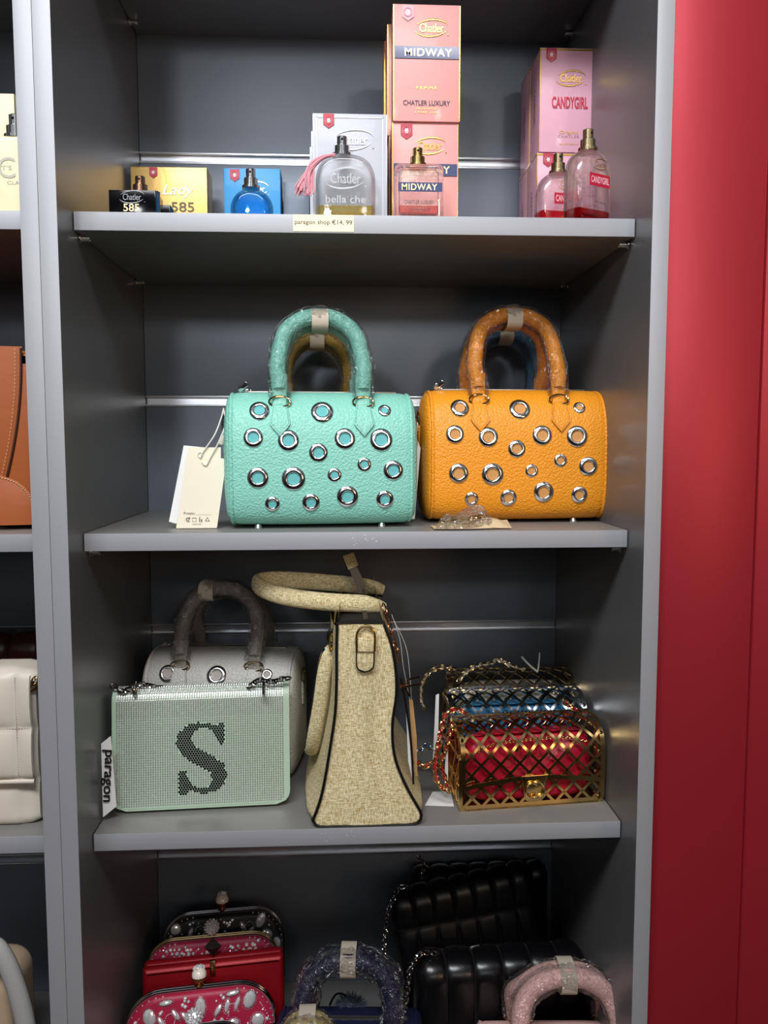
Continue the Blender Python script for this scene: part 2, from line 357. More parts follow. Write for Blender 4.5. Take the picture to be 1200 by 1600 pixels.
for k in (1, 2):
    midway('pink box %s the front one in the lower row, only a sliver visible' % ('just behind' if k == 1 else 'two places behind'), .4172-.001*k, .150+.046*k, Z1, False)
    midway('pink box %s the topmost one, only its left edge visible' % ('just behind' if k == 1 else 'two places behind'), .4160-.002*k, .150+.046*k, Z1+.1428, False)
# --- pink CANDYGIRL boxes
def candy(label, xc, y, z, full=True):
    t, hw = carton(label, xc-.0415, xc+.0415, y, z, .1405, .058, 'D49CAE', GOLDPRINT, 'mauve pink boxes at the right end of the top shelf', mottle=(18, .12))
    e = MB(); e.box(-.0417, .0417, -.0005, .0005, .1368, .1392); e.box(-.0419, -.041, .0005, .0575, .138, .1403); e.build('foil_trim', GOLDPRINT, t)
    M = T(-.0417, .03, 0) @ R(-90, 'Z'); text(t, 'side_lettering', 'CANDYGIRL', 0, .07, 0, .05, .008, GREYPRINT, M=T(-.0417, .03, .07) @ R(-90, 'Z') @ R(90, 'Y') @ T(0, 0, -.07))
    if full:
        seal(t, -.026, .1395, -.0008, .0145); logo(t, .002, .100, -.0008, .042, GOLDPRINT)
        text(t, 'lettering', 'CANDYGIRL', .001, .067, -.0008, .051, .016, REDP, bold=.03); text(t, 'lettering', 'Original', .0, .0265, -.0008, .026, .006, GOLDPRINT)
        text(t, 'lettering', 'CHATLER', .0, .0215, -.0008, .030, .0036, mat('mauve_ink', 'A27C86', .5), space=1.2); text(t, 'lettering', 'EAU DE PARFUM', 0, .011, -.0008, .026, .002, GOLDPRINT)
    return t
candy('mauve pink CANDYGIRL box standing on the shelf behind the red-liquid bottles', .6265, .243, Z1)
candy('upper mauve pink CANDYGIRL box with red lettering, stacked on another', .6285, .241, Z1+.1408)
candy('mauve box behind the upper one, only its side visible', .6275, .3015, Z1+.1408, False)
candy('mauve box in the lower row behind, only its side visible', .6265, .3025, Z1, False)
# --- white boxes
for k in range(3):
    t, hw = carton(['tall white perfume box behind the tasselled dome bottle', 'white box directly behind the front white box, left edge showing', 'rearmost white box in the row, a thin sliver at the left'][k], .2745-.004*k, .3665-.004*k, .125+.058*k, Z1, .1425, .054, 'B0B2BA', SILVERPRINT, 'white boxes behind the tasselled bottle')
    if k == 0:
        e = MB(); e.box(-.0415, -.0405, -.0007, -.0003, .005, .138); e.box(.0405, .0415, -.0007, -.0003, .005, .138); e.box(-.0415, .0415, -.0007, -.0003, .137, .138); e.build('printed_border', SILVERPRINT, t)
        seal(t, -.0265, .1415, -.0008, .0135); logo(t, .004, .111, -.0008, .050, SILVERPRINT)
# --- gold box, blue box
def goldbox(label, x0, x1, y, full=True):
    h = at(260, 261, .3).z-Z1
    t, hw = carton(label, x0, x1, y, Z1, h if full else h-.004, .05, 'BF9C5C', None, rough=.38, metal=.6)
    if full:
        seal(t, -.022, h-.001, -.0008, .0115)
        text(t, 'lettering', 'Lady', .013, h-.034, -.0008, .046, .018, mat('white_foil', 'EDE8DC', .3, .3), shear=.35, bold=.004)
        text(t, 'lettering', '585', .019, h-.056, -.0008, .033, .014, mat('taupe_foil', '6E5C3E', .5), bold=.01); text(t, 'lettering', 'GOLD', .022, h-.075, -.0008, .03, .008, mat('taupe_foil', '8C7A55'))
goldbox('shiny gold box lettered Lady 585, behind the black bottle', .0062, .1150, .30)
h = at(395, 263, .3).z-Z1
for k, y in enumerate((.30,)):
    t, hw = carton('bright blue perfume box behind the round blue bottle', .1395, .2207, .30, Z1, h, .05, '1E8CC8', None)
    seal(t, -.025, h-.002, -.0008, .0135); logo(t, .003, h-.029, -.0008, .042, mat('white_foil', 'EDE8DC'))
t, hw = carton('slate grey perfume box standing right of the blue box near the back wall', .2235, .262, .32, Z1, h-.012, .05, '6D7887', None)

def sprayer(t, x, y, z, m, r=.008, h=.0265, tall=1):
    s_ = MB().lathe([(0, 0), (r*1.35, 0), (r*1.35, h*.13), (r*1.05, h*.17), (r*1.05, h*.5), (r*.95, h*.53), (r*.72, h*.55), (r*.72, h*.97), (r*.6, h), (0, h)], 24, T(x, y, z)).build('sprayer', m, t)
    MB().ball((x, y-r*.70, z+h*.8), r*.17, 8).build('nozzle', BLACKM, s_)
def clear(name, tint, k=.4, ior=1.46):
    if name in _M: return _M[name]
    m = bpy.data.materials.new(name); m.use_nodes = True; n = m.node_tree; n.nodes.clear(); L = n.links.new
    t = n.nodes.new('ShaderNodeBsdfTransparent'); t.inputs[0].default_value = lin(tint); g = n.nodes.new('ShaderNodeBsdfGlass'); g.inputs['Roughness'].default_value = .02; g.inputs['IOR'].default_value = ior; g.inputs[0].default_value = lin(tint)
    x = n.nodes.new('ShaderNodeMixShader'); x.inputs[0].default_value = k; o = n.nodes.new('ShaderNodeOutputMaterial'); L(t.outputs[0], x.inputs[1]); L(g.outputs[0], x.inputs[2]); L(x.outputs[0], o.inputs[0]); _M[name] = m; return m
GLASS = clear('clear_glass', 'FFFFFF', .6)
def bottle(t, outline, d, wall, base, liq_h, liq, y0=0, name='glass_body', glass=GLASS, r=.006):
    n = len(outline); cx = sum(p[0] for p in outline)/n; zs = [p[1] for p in outline]; xs = [p[0] for p in outline]; hw = (max(xs)-min(xs))/2; H = max(zs)
    inn = [(cx+(x-cx)*(hw-wall)/hw, base+(z)*(H-wall-base)/H) for x, z in outline]
    m = MB(); m.slab(outline, y0, y0+d, r, 4)
    o = m.build(name, glass, t); m2 = MB(); m2.slab(inn, y0+wall, y0+d-wall, r*.7, 3)
    me = m2.build('cavity', glass, t).data                       # inner wall, facing the hollow
    ob = [c for c in t.children if c.data == me][0]
    import bmesh
    b = bmesh.new(); b.from_mesh(o.data); b2 = bmesh.new(); b2.from_mesh(me); bmesh.ops.reverse_faces(b2, faces=b2.faces); b2.to_mesh(me); b.from_mesh(me); b.to_mesh(o.data); b.free(); b2.free()
    bpy.data.objects.remove(ob)
    if liq_h:
        k = .0003; lo = []
        for i, (x, z) in enumerate(inn):
            a, b_ = inn[i], inn[(i+1) % n]
            if a[1] <= liq_h: lo.append(a)
            if (a[1]-liq_h)*(b_[1]-liq_h) < 0: q = (liq_h-a[1])/(b_[1]-a[1]); lo.append((a[0]+(b_[0]-a[0])*q, liq_h))
        lo = [(cx+(x-cx)*(1-k/hw*1.5), z+k) for x, z in lo]
        MB().slab(lo, y0+wall+k, y0+d-wall-k, 0).build('perfume_liquid', liq, o)
    return o
def dome(w, H, n=14, p=2.3, sh=.5):
    out = [(-w/2+.004, 0), (w/2-.004, 0), (w/2, .004)]; zc = H*(1-sh)
    for i in range(n*2+1):
        a = PI*i/(2*n); c, s_ = math.cos(a), math.sin(a)
        out.append((w/2*math.copysign(abs(c)**(2/p), c), zc+(H-zc)*abs(s_)**(2/p)))
    out.append((-w/2, .004)); return out
# black bar bottles
def bar(label, x0, w_, y, h):
    t = thing('perfume_bottle', label, 'perfume bottle', (x0+w_/2, y, Z1), 0, 'black bar bottles at the left of the top shelf')
    BG = mat('black_glass', '050508', .12, spec=.2)
    MB().box(-w_/2, w_/2, 0, .042, 0, h, .0015).build('glass_body', BG, t)
    sprayer(t, .006, .018, h, COPPER, .0085, .021)
    return t
t = bar('black bar-shaped bottle lettered 585 at the left end of the shelf', .0295, .056, .095, .0375)
logo(t, 0, .0290, -.0006, .030, mat('grey_silver_print', '8A8B90', .5)); text(t, 'lettering', '585', -.001, .0165, -.0006, .019, .009, mat('dull_gold_foil', 'A99A78', .35, .6), bold=.012); text(t, 'lettering', 'GOLD', -.001, .0065, -.0006, .02, .005, mat('dull_gold_foil', 'A99A78'))
bar('second black bar bottle half hidden behind the one lettered 585', .0345, .056, .155, .0375)
# round blue bottle
t = thing('perfume_bottle', 'round blue glass bottle with silver cap in front of the blue box', 'perfume bottle', (.1995, .095, Z1))
o = [(.0262*math.cos(a), .0185+.0262*math.sin(a)*.98) for a in [2*PI*i/40 for i in range(40)]]; o = [(x, max(z, .001)) for x, z in o]
bottle(t, o, .024, .0035, .0045, .034, clear('blue_liquid', 'C8EAFA', .25, 1.33), glass=clear('blue_glass', 'D4F0FC', .5), r=.010)
sprayer(t, -.001, .012, .0440, CHROME, .0082, .0235)
# tasselled bottle
xa, xb = at(493, 320, .09).x, at(587, 320, .09).x; H = at(537, 240, .09).z-Z1
t = thing('perfume_bottle', 'clear dome-shaped bottle with pink tassel and a little yellow perfume', 'perfume bottle', ((xa+xb)/2, .085, Z1))
bottle(t, dome(xb-xa, H, p=2.7, sh=.47), .026, .0032, .006, at(537, 324, .09).z-Z1+.0015, clear('yellow_liquid', 'FBEDB4', .2, 1.33), r=.008)
logo(t, 0, H*.63, -.0004, .05, mat('frosted_print', 'B4B6BC', .6)); text(t, 'lettering', 'bella che', 0, H*.33, -.0004, .048, .009, mat('frosted_print', 'B4B6BC'), bold=0)
sprayer(t, -.004, .013, H-.001, CHROME, .0088, .0235)
ts = MB(); a = at(523, 241, .085)-Vector(t.location)
for i in range(46):
    e = at(random.uniform(459, 492), random.uniform(293, 306), .08)-Vector(t.location); e.y += random.uniform(-.004, .006)
    mid = at(random.uniform(484, 493), random.uniform(254, 264), .08)-Vector(t.location); mid.y += random.uniform(-.002, .005)
    ts.tube(crom([a+Vector((random.uniform(-.001, .001), .002, random.uniform(-.0015, .0015))), (a+mid)/2+Vector((0, -.001, .003)), mid, (mid+e)/2+Vector((-.001, 0, .001)), e], 4), lambda q: .0007, 4)
ts.build('tassel', mat('pink_tassel', 'DC9AA6', .6), t)
# midway bottle
xa, xb = at(616, 300, .09).x, at(692, 300, .09).x; H = at(650, 259, .09).z-Z1
t = thing('perfume_bottle', 'square clear bottle with navy MIDWAY band and gold sprayer', 'perfume bottle', ((xa+xb)/2, .08, Z1))
w_ = xb-xa
bottle(t, rrect(-w_/2, w_/2, 0, H, .007), .026, .0055, .010, at(650, 326, .09).z-Z1+.002, clear('pink_liquid', 'F6BDB8', .2, 1.33), r=.004)
MB().box(-w_/2+.004, w_/2-.002, -.001, -.0002, H*.515, H*.67).build('printed_band', NAVYP, t)
text(t, 'lettering', 'MIDWAY', 0, H*.592, -.0012, w_*.72, .0075, mat('cream_foil', 'EAD9A0'), bold=.008, space=1.1)
text(t, 'lettering', 'CHATLER LUXURY', 0, H*.335, -.0004, w_*.62, .005, INK, bold=.01); text(t, 'lettering', 'EAU DE PARFUM', 0, H*.21, -.0004, w_*.42, .0028, INK); text(t, 'lettering', '80% Vol. e 100ml 3.4 fl.oz', 0, H*.13, -.0004, w_*.75, .003, INK)
sprayer(t, -.001, .013, H-.0005, GOLD, .0085, .022)
# candygirl bottles
def cgb(label, x, y, H, w_, rz):
    t = thing('perfume_bottle', label, 'perfume bottle', (x, y, Z1), rz, 'clear domed bottles of red perfume')
    bottle(t, dome(w_, H, p=2.5, sh=.45), .032, .004, .006, .0195+(y-.085)*.25, clear('red_liquid', 'EE6A74', .2, 1.33), r=.011)
    m = T(0, 0, 0)
    MB().box(-.012, .022, -.0008, -.0002, H*.50, H*.66).build('printed_band', REDP, t)
    text(t, 'lettering', 'CANDYGIRL', .005, H*.58, -.001, .030, .008, mat('pale_pink_print', 'F0B8C0', .5), bold=.015); logo(t, .006, H*.78, -.0006, .026, GOLDPRINT)
    text(t, 'lettering', 'Original', .006, H*.30, -.0006, .018, .004, GOLDPRINT)
    sprayer(t, 0, .016, H-.001, PALEGOLD, .0088, .026); return t
xa, xb = at(889, 300, .1).x, at(963, 300, .1).x
cgb('clear domed bottle of red perfume nearest the right side panel, gold sprayer', (xa+xb)/2, .085, at(925, 236, .1).z-Z1, xb-xa, 28)
cgb('second domed bottle of red perfume, half hidden behind the front one', .5975, .150, at(905, 262, .16).z-Z1-.006, .060, 10)
# left neighbour unit: cream box and bottle
def CKm(): return mat('pale_grey_print', 'B9B6A6', .6)
x1 = at(25, 240, .16).x; h = at(10, 146, .16).z-Z1
t, hw = carton('pale yellow perfume box cut off at the left edge', x1-.085, x1, .16, Z1, h, .05, 'EFE6B4', None)
x1 = at(40, 300, .09).x; h = at(10, 213, .09).z-Z1
t = thing('perfume_bottle', 'frosted pale yellow bottle with silver sprayer at the left edge', 'perfume bottle', (x1, .085, Z1))
MB().slab(rrect(-.070, .0, 0, h, .006), 0, .028, .005).build('glass_body', mat('frosted_yellow', 'E9E0B8', .35, coat=.3), t)
sprayer(t, at(25, 213, .1).x-x1, .014, h-.0005, CHROME, .010, .028)
q_ = at(9, 262, .085)-t.location; text(t, 'lettering', "IT'S", q_.x, q_.z, -.0006, .014, .005, CKm()); text(t, 'lettering', 'C', q_.x+.001, q_.z, -.0005, .020, .024, CKm()); text(t, 'lettering', 'CLAS', q_.x+.010, q_.z-.017, -.0006, .018, .004, CKm())

# ================================================================== BOWLING BAGS
def sgp(v, p): return math.copysign(abs(v)**p, v)
GROM = [(400, 525, 46), (682, 530, 52), (968, 522, 32), (372, 645, 44), (528, 658, 48), (782, 650, 48), (948, 655, 52), (662, 712, 43), (870, 766, 34), (1003, 793, 46),
        (390, 823, 48), (549, 828, 54), (734, 813, 34), (453, 942, 36), (627, 937, 41), (793, 911, 50), (965, 925, 41)]
def bowling(label, loc, rz, col, lining, name, w=.230, h=.168, d=.125, hh=.098, hw=.055, wrap=True, grom=True, group=None, rx=0, lean=0, hcol=None, tags=None, tilt=0, open_zip=False, hr=.0102, sleeve=0.0, ry=0, cat='handbag'):
    t = thing('bowling_bag', label, cat, loc, rz, group, rx=rx, ry=ry)
    L = leather('leather_'+name, col); Lh = leather('leather_'+(hcol or name), hcol or col) if hcol else L
    foot = .004; a, b = d/2, h/2; zc = b+foot
    def prof(tt):
        c, s_ = math.cos(tt), math.sin(tt); n = 2.7 if s_ > 0 else 4.6
        return a*sgp(c, 2/n), zc+b*sgp(s_, 2/n)
    def front(z):
        v = (z-zc)/b; n = 2.7 if v > 0 else 4.6; return -a*max(0, 1-abs(v)**n)**(1/n)
    NP = 72
    ws = [(-.5, .965), (-.49, .985), (-.465, 1.0), (-.3, 1.008), (-.1, 1.012), (.1, 1.012), (.3, 1.008), (.465, 1), (.49, .985), (.5, .965)]
    b_ = MB(); n = NP
    vs = []; 
    for u, s_ in ws:
        for k in range(n):
            y, z = prof(2*PI*k/n); vs.append((u*w, y*s_, zc+(z-zc)*s_))
    fs = [(i*n+k, i*n+(k+1) % n, (i+1)*n+(k+1) % n, (i+1)*n+k) for i in range(len(ws)-1) for k in range(n)]
    b_.add(vs, fs)
    b_.build('body', L, t, smooth=60)
    for sg in (-1, 1):
        e = MB(); E = [(0, .965), (.003, .955), (.0065, .9), (.0095, .7), (.011, .4), (.0115, .02)]; vs = []
        for dx, s_ in E:
            for k in range(n): y, z = prof(2*PI*k/n); vs.append((sg*(w/2+dx), y*s_, zc+(z-zc)*s_))
        fs = [(i*n+k, i*n+(k+1) % n, (i+1)*n+(k+1) % n, (i+1)*n+k) for i in range(len(E)-1) for k in range(n)]; fs.append(tuple((len(E)-1)*n+k for k in range(n)))
        e.add(vs, fs); ep = e.build('end_panel', L, t, smooth=60)
        MB().tube([(sg*w/2, prof(2*PI*k/n)[0]*.972, zc+(prof(2*PI*k/n)[1]-zc)*.972) for k in range(n)], .0026, 8, closed=True).build('piping', L, ep)
        # ring tab at each end
        tb = MB(); zz = zc+h*.20
        tb.box(sg*(w/2+.012)-.0012, sg*(w/2+.012)+.0012, -.008, .008, zz-.028, zz+.006, .0008)
        tt_ = tb.build('ring_tab', L, t)
        MB().tube([(sg*(w/2+.013), .009*math.cos(q), zz+.012+.011*math.sin(q)) for q in [2*PI*i/20 for i in range(20)]], .0016, 8, closed=True).build('ring', NICKEL, tt_)
    # zipper along the top
    ztop = zc+b*1.012
    m = MB(); m.box(-w/2+.012, w/2-.012, -.0035, .0035, ztop-.0012, ztop+.0012, .0005)
    zp = m.build('zipper', mat('zipper_metal', '8C8880', .3, .9), t)
    m = MB(); m.slab(rrect(-.003, .003, 0, .016, .002, 3), -.001, .001, .0004, 2, M=T(-w/2+.008, -.012, ztop+.001) @ R(50, 'Y') @ R(20, 'X')); m.box(-w/2+.010, -w/2+.020, -.0045, .0045, ztop, ztop+.0045, .001)
    m.ball((-w/2+.012, -.008, ztop+.006), .0035, 8); m.build('zipper_pull', CHROME, zp)
    if grom:
        proto = None; k = .000281
        for cx, cy, r_ in GROM:
            x = (cx-681)*k*w/.230; z = foot+(1045-cy)/610*h; r = r_*k
            if r_ < 38: r *= .95
            e = .001; dz = (front(z+e)-front(z-e))/(2*e); nv = Vector((0, -1, -dz*-1*-1)) ; nv = Vector((0, -1, dz)).normalized()
            y = front(z)*1.011
            Mx = Matrix.Translation((x, y, z)) @ nv.to_track_quat('Z', 'Y').to_matrix().to_4x4()
            if proto is None:
                g = MB().lathe([(.50, -.06), (.50, .10), (.54, .17), (.62, .20), (.74, .185), (.90, .12), (.98, .05), (1.0, -.05)], 36).build('grommet', CHROME, t, smooth=60)
                l = MB().lathe([(0, .035), (.3, .03), (.51, .015)], 24).build('lining', mat('lining_'+name, lining, .55, bump=('noise', 60, .3, .004)), g, smooth=60)
                proto = g
            else:
                g = proto.copy(); C.objects.link(g); g.parent = t; l = proto.children[0].copy(); C.objects.link(l); l.parent = g
            g.matrix_local = Mx @ Matrix.Diagonal((r, r, r, 1))
    # handles
    zr = foot+h*.905
    for sg in (-1, 1):
        y0 = sg*(abs(front(zr)) + .004); yt = sg*.0115+lean
        zt_ = foot+h+hh-.008-(.006 if sg > 0 else 0)
        P = [(-hw*.97, y0, zr+.004), (-hw*.985, y0*.86, zr+.026), (-hw*1.01, y0*.60+lean*.3, zr+.052), (-hw*.84, y0*.32+lean*.7, zt_-.023), (-hw*.45, yt, zt_-.0045), (0, yt, zt_),
             (hw*.45, yt, zt_-.0045), (hw*.84, y0*.32+lean*.7, zt_-.023), (hw*1.01, y0*.60+lean*.3, zr+.052), (hw*.985, y0*.86, zr+.026), (hw*.97, y0, zr+.004)]
        path = crom(P, 6)
        def rr(q):
            q = min(q, 1-q); return hr*(.45+.55*min(1, max(0, (q-.04)/.10)))
        hd = MB().tube(path, hr, 14, up=(0, 1, 0))
        hd = MB(); hd.tube(path[4:-4], lambda q: hr*(.80+.20*min(1, min(q, 1-q)/.08)), 14)
        for s2 in (-1, 1):      # folded strap ends
            x = s2*hw*.97; ya = y0
            for zz_, wz, tk in ((0, .0085, .0022),):
                vs = []; K_ = 8
                for i in range(K_+1):
                    q = i/K_; z = zr-.001+q*.038; ww_ = .0085+(hr*1.04-.0085)*q; tt2 = .0022+(hr*.80-.0022)*q**2; yc = y0*(1-.20*q); xc_ = x+s2*hw*.015*q
                    for j in range(12): a_ = 2*PI*j/12; vs.append((xc_+ww_*sgp(math.cos(a_), .5), yc+tt2*sgp(math.sin(a_), .6), z))
                hd.add(vs, [(i*12+j, i*12+(j+1) % 12, (i+1)*12+(j+1) % 12, (i+1)*12+j) for i in range(K_) for j in range(12)]+[tuple(range(12)), tuple(reversed(range(K_*12, K_*12+12)))])
        ho = hd.build('handle', Lh, t, smooth=60)
        # stitching along the inside of the handle
        for s2 in (-1, 1):
            x = s2*hw*.97; zz0 = zr
            pt = MB(); yv = lambda z: front(z)*1.012*(1 if sg < 0 else -1)
            out2 = [(-.0085, 0), (-.0125, -.026), (0, -.040), (.0125, -.026), (.0085, 0)]
            nn = 8; vs = []; fs = []
            for i in range(nn+1):
                q = i/nn; z = zz0-.040*q; hwid = (.0085+.004*min(1, q/.65)) if q < .65 else .0125*(1-q)/.35
                for kx in (-1, 1):
                    for oo in (.0008, .0042): vs.append((x+kx*max(.0002, hwid), yv(z)+sg*oo, z))
            for i in range(nn):
                q = i*4; fs += [(q+1, q+5, q+7, q+3), (q+1, q, q+4, q+5), (q+3, q+7, q+6, q+2)]
            pt.add(vs, fs); po = pt.build('handle_mount', L, t, smooth=40)
            MB().tube([(x+.0105*math.cos(q)*1.25, y0+sg*.001+.002*math.sin(q*2), zr+.0025+.0065*math.sin(q)) for q in [2*PI*i/20 for i in range(20)]], .0014, 8, closed=True).build('ring', mat('ring_gold', 'B9A888', .15, 1), po)
            st = MB()
            for i in range(22):
                q = i/21; z = zz0-.040*q*.93
                for kx in (-1, 1):
                    hwid = (.0070+.004*min(1, q/.65)) if q < .65 else .0108*(1-q)/.35
                    st.box(x+kx*hwid-.0003, x+kx*hwid+.0003, yv(z)+sg*.0044-.0002, yv(z)+sg*.0044+.0002, z-.0006, z+.0006)
            st.build('stitching', mat('thread_bag_'+name, tuple(c*.45 for c in lin(col)[:3]), .7), po)
        if wrap:
            rs = random.Random(3+sg); pw = []
            f_ = MB(); seg = 18; vs = []; pp = path[2:-2]; nn = len(pp); nz = [[rs.uniform(.94, 1.20) for _ in range(seg)] for _ in range(nn)]
            tmp = MB(); tmp.tube(pp, hr*1.13+.0012, seg, caps=False)
            vv = []
            for i in range(nn):
                c = Vector(pp[i])
                for k_ in range(seg): v = Vector(tmp.v[i*seg+k_]); vv.append(tuple(c+(v-c)*nz[i][k_]))
            MB().add(vv, tmp.f).build('plastic_wrap', film(), ho, smooth=30, fix=False)
    # paper sleeve round both handles at the top
    m = MB(); n2 = 20; vs = []; zt_ = foot+h+hh-.011
    for sx_ in (-.0105, .0105):
        for k_ in range(n2):
            q = 2*PI*k_/n2; vs.append((sx_+sleeve, lean+.0255*sgp(math.cos(q), .7), zt_+(hr*1.36+.001)*sgp(math.sin(q), .7)-abs(sx_)*.16))
    m.add(vs, [(k_, (k_+1) % n2, n2+(k_+1) % n2, n2+k_) for k_ in range(n2)]); m.build('paper_sleeve', KRAFT, t, smooth=60)
    for x in (-w*.36, w*.34):
        for y in (-d*.33, d*.33): MB().lathe([(0, 0), (.0045, 0), (.005, .002), (.003, foot+.002), (0, foot+.002)], 14, T(x, y, 0)).build('foot_stud', CHROME, t)
    return t
TQ = bowling('turquoise pebbled leather bag with chrome eyelets, plastic-wrapped handles and tag', (.2800, .147, Z2), 4, '84C6B5', '62B4B4', 'turquoise', hw=.0535, hh=.105, w=.224)
OR = bowling('orange pebbled leather bag with chrome eyelets, at the right of the middle shelf', (.5420, .200, Z2), 1.5, 'E3901E', 'C98F50', 'orange', hw=.0555, hh=.110, h=.175, w=.232)
bowling('ochre yellow bag behind the turquoise one, only its handles showing', (.272, .300, Z2), 3, 'C4A044', 'C09A40', 'ochre', hh=.100, grom=False, hw=.047)
bowling('slate blue bag behind the orange one, its handles showing', (.556, .322, Z2), 1, '4F83A8', '4A7896', 'slate_blue', hh=.112, grom=False, hw=.053, d=.10)
GR = bowling('light grey pebbled leather bag with eyelets behind the rhinestone bag', (.136, .262, Z3), -7, 'B9B7AF', 'A9A29A', 'grey', hh=.098, hw=.0545, w=.205, h=.176, hcol='8C847C', sleeve=-.022)
# hang tags on the turquoise bag
def card(parent, name, pts, y0, y1, m, th=.0007, M=None):
    """upright card through four corners (x,z) whose depth goes y0 (top) .. y1 (bottom)"""
    zs = [p[1] for p in pts]; zl, zh = min(zs), max(zs); f = lambda z: y1+(y0-y1)*(z-zl)/(zh-zl)
    vs = [(x, f(z), z) for x, z in pts]+[(x, f(z)+th, z) for x, z in pts]; n = len(pts)
    return MB().add(vs, [tuple(range(n)), tuple(reversed(range(n, 2*n)))]+[(i, i+n, (i+1) % n+n, (i+1) % n) for i in range(n)], M).build(name, m, parent, smooth=0)
inv = lambda t: (Matrix.Translation(t.location) @ t.rotation_euler.to_matrix().to_4x4() @ Matrix.Diagonal((*t.scale, 1))).inverted()
def pts3(pp, Y): return [at(x, y, Y) for x, y in pp]
def poly_card(t, name, pp, Y, m, th=.0008, lean=0, zmin=None):
    P = [Vector(v) for v in pts3(pp, Y)]; Q = [p+Vector((0, th, 0)) for p in P]; n = len(P); I = inv(t)
    if zmin is not None: P = [Vector((p.x, p.y, max(p.z, zmin))) for p in P]; Q = [Vector((p.x, p.y, max(p.z, zmin))) for p in Q]
    return MB().add(P+Q, [tuple(range(n)), tuple(reversed(range(n, 2*n)))]+[(i, i+n, (i+1) % n+n, (i+1) % n) for i in range(n)], I).build(name, m, t, smooth=0)
YT = .100
poly_card(TQ, 'hang_tag', [(274, 818), (264, 815), (287, 696), (330, 700), (310, 815)], YT+.012, WHITEP, zmin=.001)
poly_card(TQ, 'hang_tag', [(275, 828), (298, 701), (343, 705), (325, 829)], YT+.006, PAPER, zmin=.001)
HT = poly_card(TQ, 'hang_tag', [(276, 829), (294, 699), (345, 699), (345, 716), (354, 717), (339, 830)], YT, PAPER, zmin=.001)
I = inv(TQ); px = .000818
def tagtext(s_, x, y, w_, h_): 
    p = at(x, y, YT-.0006); text(HT, 'lettering', s_, p.x, p.z, p.y, w_*px, h_*px, GREYPRINT, M=I)
tagtext('Prezzo: ________', 309, 802, 42, 4.5); tagtext('MADE IN PRC', 308, 819, 14, 1.6)
m = MB()
for i, (x, y) in enumerate(((294, 812), (303.5, 812), (313.5, 812), (324, 812))):
    p = at(x, y, YT-.0006)
    if i == 0: m.tube([(p.x+.0025*math.cos(q), p.y, p.z+.0025*math.sin(q)) for q in [.5+5*k/12 for k in range(13)]], .0004, 4, M=I); m.tube([(p.x-.001, p.y, p.z), (p.x, p.y, p.z-.001), (p.x+.0025, p.y, p.z+.003)], .0004, 4, M=I)
    if i == 1: m.tube([(p.x+a_*.0023, p.y, p.z+b_*.0023) for a_, b_ in ((-1, -1), (1, -1), (1, 1), (-1, 1))], .0003, 4, closed=True, M=I)
    if i == 2: m.box(p.x-.0018, p.x-.0008, p.y-.0002, p.y, p.z-.0028, p.z+.002, M=I); m.box(p.x+.0004, p.x+.0018, p.y-.0002, p.y, p.z-.0028, p.z+.0006, M=I); m.ball((p.x-.0012, p.y, p.z+.003), .0006, 6, M=I)
    if i == 3: m.tube([(p.x+.003*math.cos(q), p.y, p.z+.003*math.sin(q)) for q in (PI/2, PI/2+2*PI/3, PI/2+4*PI/3)], .0005, 4, closed=True, M=I)
m.build('care_symbols', GREYPRINT, HT)
def cord(parent, pp, r=.0009, m=CORD, name='cord', n=6):
    I = inv(parent if parent.parent is None else parent.parent); P = [I @ Vector(at(x, y, Y)) for x, y, Y in pp]
    return MB().tube(crom(P, n), r, 6).build(name, m, parent)
cord(TQ, [(349, 640, .13), (345, 655, .11), (335, 680, YT-.002), (318, 705, YT-.002), (313, 716, YT-.0015)])
cord(TQ, [(349, 638, .13), (352, 662, .105), (342, 690, YT-.002), (330, 712, YT-.002), (322, 727, YT-.0015), (315, 722, YT-.0015)])
p = I @ at(313, 711, YT-.0008); MB().tube([(p.x+.0032*math.cos(q), p.y, p.z+.0032*math.sin(q)) for q in [2*PI*k/16 for k in range(16)]], .0006, 5, closed=True).build('eyelet', CORD, HT)
MB().slab([(-.003, -.006), (.003, -.006), (.0035, .006), (-.0035, .006)], 0, .004, .001, M=I @ T(*at(347, 688, YT+.01)) @ R(15, 'Y')).build('cord_seal', mat('ivory_plastic', 'D8D4C0', .4), TQ)
# tag on the turquoise bag's right end
poly_card(TQ, 'hang_tag', [(641, 811), (648, 811), (657, 700), (653, 690), (645, 700)], .17, WHITEP, zmin=.001)
cord(TQ, [(640, 655, .16), (652, 662, .15), (650, 680, .16), (652, 694, .168)], .0013)
# plastic packet with chain in front of the orange bag
t = thing('hardware_packet', 'clear plastic packet of gold chain with folded brown paper on the shelf edge', 'packet', (at(735, 822, .085).x, .085, Z2))
m = MB()
def pk(u, v):
    x = -.048+.098*u; y = -.022+.050*v; e = min(1, 6*u, 6*(1-u))*min(1, 5*v, 5*(1-v))
    return (x, y*(.6+.4*math.sin(PI*min(1, u+.25))), .0016+e*.006+.004*math.sin(9*u+3*v)*e*.5+.014*max(0, u-.4)*2*max(0, v)*(1.05-u*.6))
m.grid(pk, 26, 12); o = m.build('folded_paper', mat('kraft_beige', 'CDB48E', .7, bump=('wrinkle', 60, .5, .003)), t, smooth=60)
m = MB(); m.grid(lambda u, v: (pk(u, v)[0]*(.85)-.006, pk(u, v)[1]*1.02, .002+1.8*pk(u, v)[2]*(min(1, 5*u, 4*(1-u))*min(1, 5*v, 5*(1-v)))+.006*math.sin(PI*v)*math.sin(PI*u)), 30, 12)
m.build('plastic_film', film('packet_film', amt=.22), t, smooth=30)
